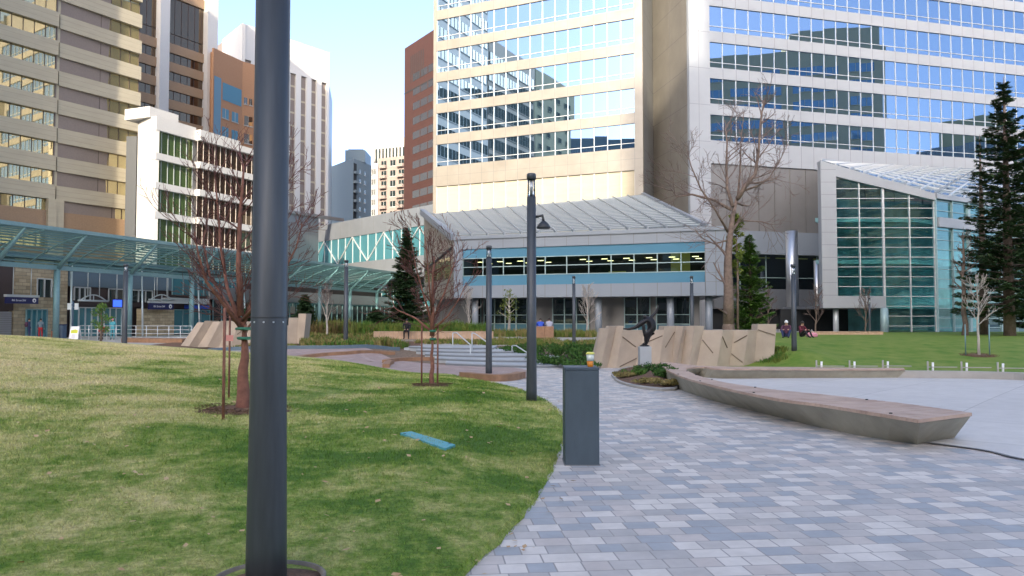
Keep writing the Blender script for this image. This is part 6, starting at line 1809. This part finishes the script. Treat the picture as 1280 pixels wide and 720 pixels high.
def conifer(label, px, Y, top_py, rad, seed, mname='needle', bark='bark_dark', base_f=.04, dens=1.0, droop=.25, py=None, dead=0.0, name='spruce', sparse=1.0, lean=0.0, nsz=.13, group=None):
    rng = random.Random(seed); g = at(px, 400, Y); g.z = gtop(g.x, g.y)
    d = ray(px, top_py); Hh = EYE + d.z / d.y * Y - g.z
    o = thing(name, label, 'tree', tuple(g), group)
    tb = MB(); tb.tube([(g.x, g.y, g.z - .1), (g.x + lean * .5, g.y, g.z + Hh * .5), (g.x + lean, g.y, g.z + Hh)], [.022 * Hh, .014 * Hh, .015], 9)
    cr = MB(); z = base_f * Hh; k = 0
    while z < Hh * .985:
        f = z / Hh; nb = int((5 + 3 * (1 - f)) * dens)
        L0 = rad * (1 - f) ** .85 + .12
        for i in range(nb):
            if rng.random() > sparse: continue
            az = 2 * pi * (i + rng.random() * .7) / nb + k * .6; L = L0 * rng.uniform(.6, 1.12)
            p = Vector((g.x + lean * f, g.y, g.z + z + rng.uniform(-.1, .1))); dd = Vector((cos(az), sin(az), .15 - droop * (1 - f) * 1.0)).normalized()
            ns = 6; pts = [p.copy()]
            for s in range(ns):
                dd = (dd + Vector((rng.uniform(-.08, .08), rng.uniform(-.08, .08), .05))).normalized(); pts.append(pts[-1] + dd * (L / ns))
            tb.tube(pts, [max(.008, .012 * L + .01) * (1 - s / (ns + .5)) for s in range(ns + 1)], 4, 0, True, False)
            side = dd.cross(Vector((0, 0, 1))).normalized()
            nn = int(L / nsz * 7 * dens) + 6
            for q in range(nn):
                t = (.12 + .88 * rng.random() ** .8); ii = min(ns - 1, int(t * ns)); c = pts[ii].lerp(pts[ii + 1], t * ns - ii)
                wd = (.10 + .34 * L * (1 - t) * .8 + .05) * rng.uniform(-1, 1)
                c = c + side * wd + Vector((0, 0, -abs(wd) * .25 - rng.random() * nsz * .9))
                a = (dd * rng.uniform(.3, 1) + side * (1 if wd > 0 else -1) * rng.uniform(.2, 1) + Vector((0, 0, rng.uniform(-.5, .15)))).normalized()
                b_ = a.cross(Vector((rng.uniform(-.6, .6), rng.uniform(-.6, .6), 1))).normalized(); s = nsz * rng.uniform(.7, 1.3)
                cr.face([c - a * s, c + b_ * s * .32, c + a * s, c - b_ * s * .32], 1 if rng.random() < dead else 0)
        z += (.20 + .16 * (1 - f)) * Hh / 9.0 / max(.6, dens) * 1.15; k += 1
    tb.build('trunk', bark, o); cr.build('crown', [mname, 'needle_brown'], o)
    return o
conifer('dark dense spruce standing left of the pavilion, behind the timber bench', 508, 56, 284, 2.0, 71, dens=1.3, base_f=.03)
conifer('tall ragged dark spruce filling the right edge of the photo', 1262, 46, 96, 3.6, 73, base_f=.10, dens=1.5, droop=.32, dead=.3, sparse=.62, nsz=.15, bark='bark_grey')
conifer('thinner sparse spruce with short ragged branches, left of the tall one', 1230, 50, 168, 2.5, 75, base_f=.2, dens=1.1, droop=.3, dead=.3, sparse=.55, nsz=.14, bark='bark_grey')
conifer('dark spruce partly outside the frame behind the tall ragged one', 1290, 52, 150, 2.6, 77, base_f=.05, dens=1.3, sparse=.85, nsz=.17)
conifer('small dark conifer right of the foreground pole behind the sandy slabs', 381, 56, 368, 1.2, 79, dens=1.2, base_f=.02, nsz=.11)
conifer('small conifer bush left of the big spruce near the canopy end', 470, 60, 386, 1.3, 81, dens=1.2, base_f=.02, nsz=.11)
conifer('small conifer under the right side of the near tree', 312, 60, 378, 1.3, 83, dens=1.1, base_f=.02, nsz=.11)
conifer('green cedar-like tree growing against the tall bare trunk', 938, 48, 292, 1.75, 85, mname='leaf_green', dens=1.2, base_f=.04, droop=.0, nsz=.13, sparse=.6, name='evergreen_tree')
leafy_tree('narrow climbing greenery round the top of the bare trunk', 921, 330, 46.4, 7.0, 1.3, 'leaf_lime', 1300, .10, 87, c0=.55, name='climbing_plant')
leafy_tree('small bright green young tree in front of the station doors', 126, 420, 56, 2.6, 1.5, 'leaf_green', 800, .08, 89)
leafy_tree('small green-leaved tree in front of the pavilion windows', 636, 420, 54, 2.9, 1.7, 'leaf_lime', 330, .08, 91, bark='bark_pale')

def shrub(label, x, y, w_, d_, h, mname, n, size, seed, name='shrub', group=None, f=base, up=0.0):
    rng = random.Random(seed); z = f(x, y) + up; o = thing(name, label, 'shrub', (x, y, z), group)
    tb = MB()
    for _ in range(7):
        tb.tube([(x, y, z - .05), (x + rng.uniform(-.35, .35) * w_, y + rng.uniform(-.35, .35) * d_, z + h * rng.uniform(.5, .85))], [.014, .006], 4)
    tb.build('stem', 'bark_dark', o)
    blobs = [(x + rng.uniform(-.36, .36) * w_, y + rng.uniform(-.36, .36) * d_, z + h * rng.uniform(.25, .68), w_ * rng.uniform(.13, .26), d_ * rng.uniform(.14, .28), h * rng.uniform(.2, .34)) for _ in range(11)]
    mb = MB(); leaf_cloud(mb, rng, blobs, n, size); mb.build('foliage', mname, o)
    return o
# junipers right of the steps
rng = random.Random(4)
js = [(648, 441, .7), (664, 439, .8), (682, 441, .9), (700, 443, .9), (716, 443, 1.0), (731, 446, .9), (672, 450, .55), (690, 454, .7), (708, 456, .7), (724, 457, .65), (654, 434.5, .6), (740, 440, .8), (634, 436, .5)]
ord_ = ['first', 'second', 'third', 'fourth', 'fifth', 'sixth', 'seventh', 'eighth', 'ninth', 'tenth', 'eleventh', 'twelfth', 'thirteenth']
jx = sorted(js)
for i, (px, py, h) in enumerate(jx):
    g = gp(px, py + 4, 0, base); shrub(ord_[i] + ' low spreading juniper from the left, right of the steps', g.x, g.y, 1.5, 1.6, h * .8, 'leaf_dark', 900, .06, 100 + i, 'juniper', 'low junipers between the steps and the faceted wall')
# island plants
for i, (px, py, h, m_, lab) in enumerate([(792, 474, .34, 'leaf_green', 'small green clump at the left of the round planting island'), (806, 470, .42, 'leaf_dark', 'green clump under the plinth on the planting island'), (822, 473, .48, 'leaf_dark', 'bushiest dark clump on the planting island, by the bench end'), (836, 478, .42, 'leaf_dark', 'green clump on the planting island touching the bench'),
                                          (779, 475, .2, 'leaf_dry', 'dry yellowish tuft at the left tip of the planting island'), (808, 483, .2, 'leaf_dry', 'dry tuft along the front edge of the planting island'), (830, 486, .22, 'leaf_dry', 'dry tuft at the right front of the planting island')]):
    g = gp(px, py, 0, base); shrub(lab, g.x, g.y, .85, .8, h, m_, 1100, .035, 130 + i, 'shrub', 'plants on the round planting island', up=.08)

def tufts(name, label, pix, n, hmin, hmax, mats_, seed, spread=.12, wd=.012, zoff=0.0):
    """ornamental grass bed: narrow bent blades rooted across a patch of ground"""
    rng = random.Random(seed); P_ = [gp(a, b_, 0, base) for a, b_ in pix]
    mb = MB()
    xs = [p.x for p in P_]; ys = [p.y for p in P_]
    def inside(x, y):
        c = False; j = len(P_) - 1
        for i in range(len(P_)):
            if (ys[i] > y) != (ys[j] > y) and x < (xs[j] - xs[i]) * (y - ys[i]) / (ys[j] - ys[i]) + xs[i]: c = not c
            j = i
        return c
    k = 0; tries = 0
    while k < n and tries < n * 20:
        tries += 1
        x = rng.uniform(min(xs), max(xs)); y = rng.uniform(min(ys), max(ys))
        if not inside(x, y): continue
        z = base(x, y) + zoff; m = rng.randrange(len(mats_)); cl = (sin(x * 2.1) * cos(y * 1.7) + 1) / 2; h = lerp(hmin, hmax, cl) * rng.uniform(.7, 1.15); m = int((cl * .7 + rng.random() * .3) * len(mats_)) % len(mats_)
        for _ in range(9):
            a = rng.uniform(0, 6.28); sx_, sy_ = cos(a), sin(a); o_ = rng.uniform(.01, spread); l = rng.uniform(.5, 1) * h; b_ = rng.uniform(.1, .45) * l
            p0 = Vector((x + sx_ * o_, y + sy_ * o_, z)); p1 = p0 + Vector((sx_ * b_ * .35, sy_ * b_ * .35, l * .6)); p2 = p0 + Vector((sx_ * b_, sy_ * b_, l)); w_ = Vector((-sy_, sx_, 0)) * wd
            mb.face([p0 - w_, p0 + w_, p1 + w_, p1 - w_], m); mb.face([p1 - w_, p1 + w_, p2], m)
        k += 1
    return tag(mb.build(name, mats_), label, 'grass', None, 'stuff')
sheet('planting_soil', [(-23, 44), (-12, 43), (-4.8, 42.2)], [(-24, 57), (-13, 57), (-5.5, 47)], 30, 14, 0.03, 'mulch')
tufts('yellow_planting', 'yellow-green low planting behind the blue-grey kerb', [(375, 434.5), (505, 436), (512, 433), (460, 424), (385, 423)], 1500, .25, .55, ['leaf_lime', 'leaf_green', 'leaf_dry', 'leaf_lime'], 5, .2, .03)
tufts('russet_grass', 'tall russet ornamental grass behind the sandy slabs', [(383, 423), (440, 423), (442, 418), (385, 417.5)], 700, .9, 1.35, ['leaf_russet', 'leaf_russet', 'leaf_lime'], 6, .25, .035)
tufts('green_hedge_grass', 'long green ornamental grass strip behind the timber bench', [(430, 420.5), (612, 420.5), (612, 417.8), (432, 417.8)], 1700, .65, 1.0, ['leaf_green', 'leaf_lime', 'leaf_green'], 7, .25, .035)
tufts('dry_border', 'dry pale grass border between the bench and the junipers', [(520, 430), (640, 432), (745, 437), (745, 428), (600, 424.5), (520, 425)], 900, .18, .38, ['leaf_dry', 'leaf_lime', 'leaf_dry'], 8, .2, .02)
tufts('near_kerb_plants', 'low greenery behind the left sandy wall', [(250, 434.5), (360, 436), (372, 433), (250, 431)], 350, .15, .3, ['leaf_lime', 'leaf_dry'], 9, .2, .02)
tufts('upper_plants', 'pale planting at the foot of the pavilion', [(590, 421), (745, 422), (745, 419), (590, 418.5)], 700, .3, .6, ['leaf_dry', 'leaf_lime', 'leaf_dry'], 10, .2, .02)
tufts('wall_foot_grass', 'green plants at the right end of the faceted wall', [(940, 455), (972, 457), (985, 448), (972, 436), (955, 444)], 300, .15, .3, ['leaf_green', 'leaf_lime'], 11, .15, .015)

# ---------------------------------------------------------------- turf blades and fallen leaves
def blades(name, label, n, region, gen_seed, h0, h1, wd, z_f, off, mname, rmin=3.0, rmax=26.0, pw=1.0):
    """short turf, thickest close to where it can be made out as blades"""
    R_ = np.random.RandomState(gen_seed)
    xs, ys = region(R_, n)
    tab = [z_f(float(x), float(y)) for x, y in zip(xs, ys)]
    z = np.array(tab) + off
    d = np.sqrt(xs ** 2 + ys ** 2)
    sc = np.clip(d / 7.0, .8, 3.0)
    h = R_.uniform(h0, h1, n) * np.clip(sc, .8, 1.3); a = R_.uniform(0, 2 * np.pi, n); w_ = wd * sc * R_.uniform(.6, 1.3, n); ln = R_.uniform(.3, 1.3, n) * h; a2 = R_.uniform(0, 2 * np.pi, n)
    v = np.zeros((n, 3, 3))
    v[:, 0] = np.stack([xs - w_ * np.cos(a), ys - w_ * np.sin(a), z], 1); v[:, 1] = np.stack([xs + w_ * np.cos(a), ys + w_ * np.sin(a), z], 1)
    v[:, 2] = np.stack([xs + ln * np.cos(a2), ys + ln * np.sin(a2), z + h], 1)
    me = bpy.data.meshes.new(name)
    me.vertices.add(n * 3); me.vertices.foreach_set('co', v.reshape(-1))
    me.loops.add(n * 3); me.loops.foreach_set('vertex_index', np.arange(n * 3, dtype=np.int32))
    me.polygons.add(n); me.polygons.foreach_set('loop_start', np.arange(0, n * 3, 3, dtype=np.int32))
    at_ = me.attributes.new('tint', 'FLOAT', 'POINT'); t = R_.uniform(.65, 1.75, n); at_.data.foreach_set('value', np.repeat(t, 3))
    me.update(calc_edges=True); me.validate()
    me.materials.append(M[mname]); o = bpy.data.objects.new(name, me); COL.objects.link(o)
    return tag(o, label, 'grass', None, 'stuff')
def reg_left(R_, n):
    X, Yv = [], []
    while len(X) < n:
        m_ = n
        u = R_.uniform(0, 1, m_); Y = 2.2 + 24.5 * u ** 1.7
        k = R_.uniform(0, 1, m_)
        xe = np.interp(Y, [e[0] for e in EDGE], [e[1] for e in EDGE]); xl = -Y * .70 - .6
        x = xe + .03 - (xe + .03 - xl) * k
        ok = np.hypot(x - pn.x - .02, Y - pn.y) > .35
        X += list(x[ok]); Yv += list(Y[ok])
    return np.array(X[:n]), np.array(Yv[:n])
blades('turf', 'short patchy green and straw-coloured turf of the left lawn', 360000, reg_left, 3, .018, .042, .0028, mound, .022, 'grass_blade')
def leaves(name, label, n, seed):
    rng = random.Random(seed); mb = MB()
    for _ in range(n):
        Y = 3.2 + 20 * rng.random() ** 1.3; xe = xedge(Y); X = xe - rng.random() ** 1.1 * (Y * .7 + xe)
        if rng.random() < .12: X = xe + rng.random() * .3
        z = gtop(X, Y) + (.06 if X < xe else .012); a = rng.uniform(0, 6.28); s = rng.uniform(.012, .03) * (1 + Y / 30)
        u = Vector((cos(a), sin(a), rng.uniform(-.3, .3))) * s; v = Vector((-sin(a), cos(a), rng.uniform(-.4, .4))) * s * .7; c = Vector((X, Y, z + abs(u.z) + abs(v.z)))
        mb.face([c - u, c + v * .9 - u * .2, c + u * 1.1, c - v], 0)
    return tag(mb.build(name, 'fallen_leaf'), label, 'leaves', None, 'stuff')
leaves('fallen_leaves', 'scattered dry tan leaves lying on the left lawn', 420, 8)
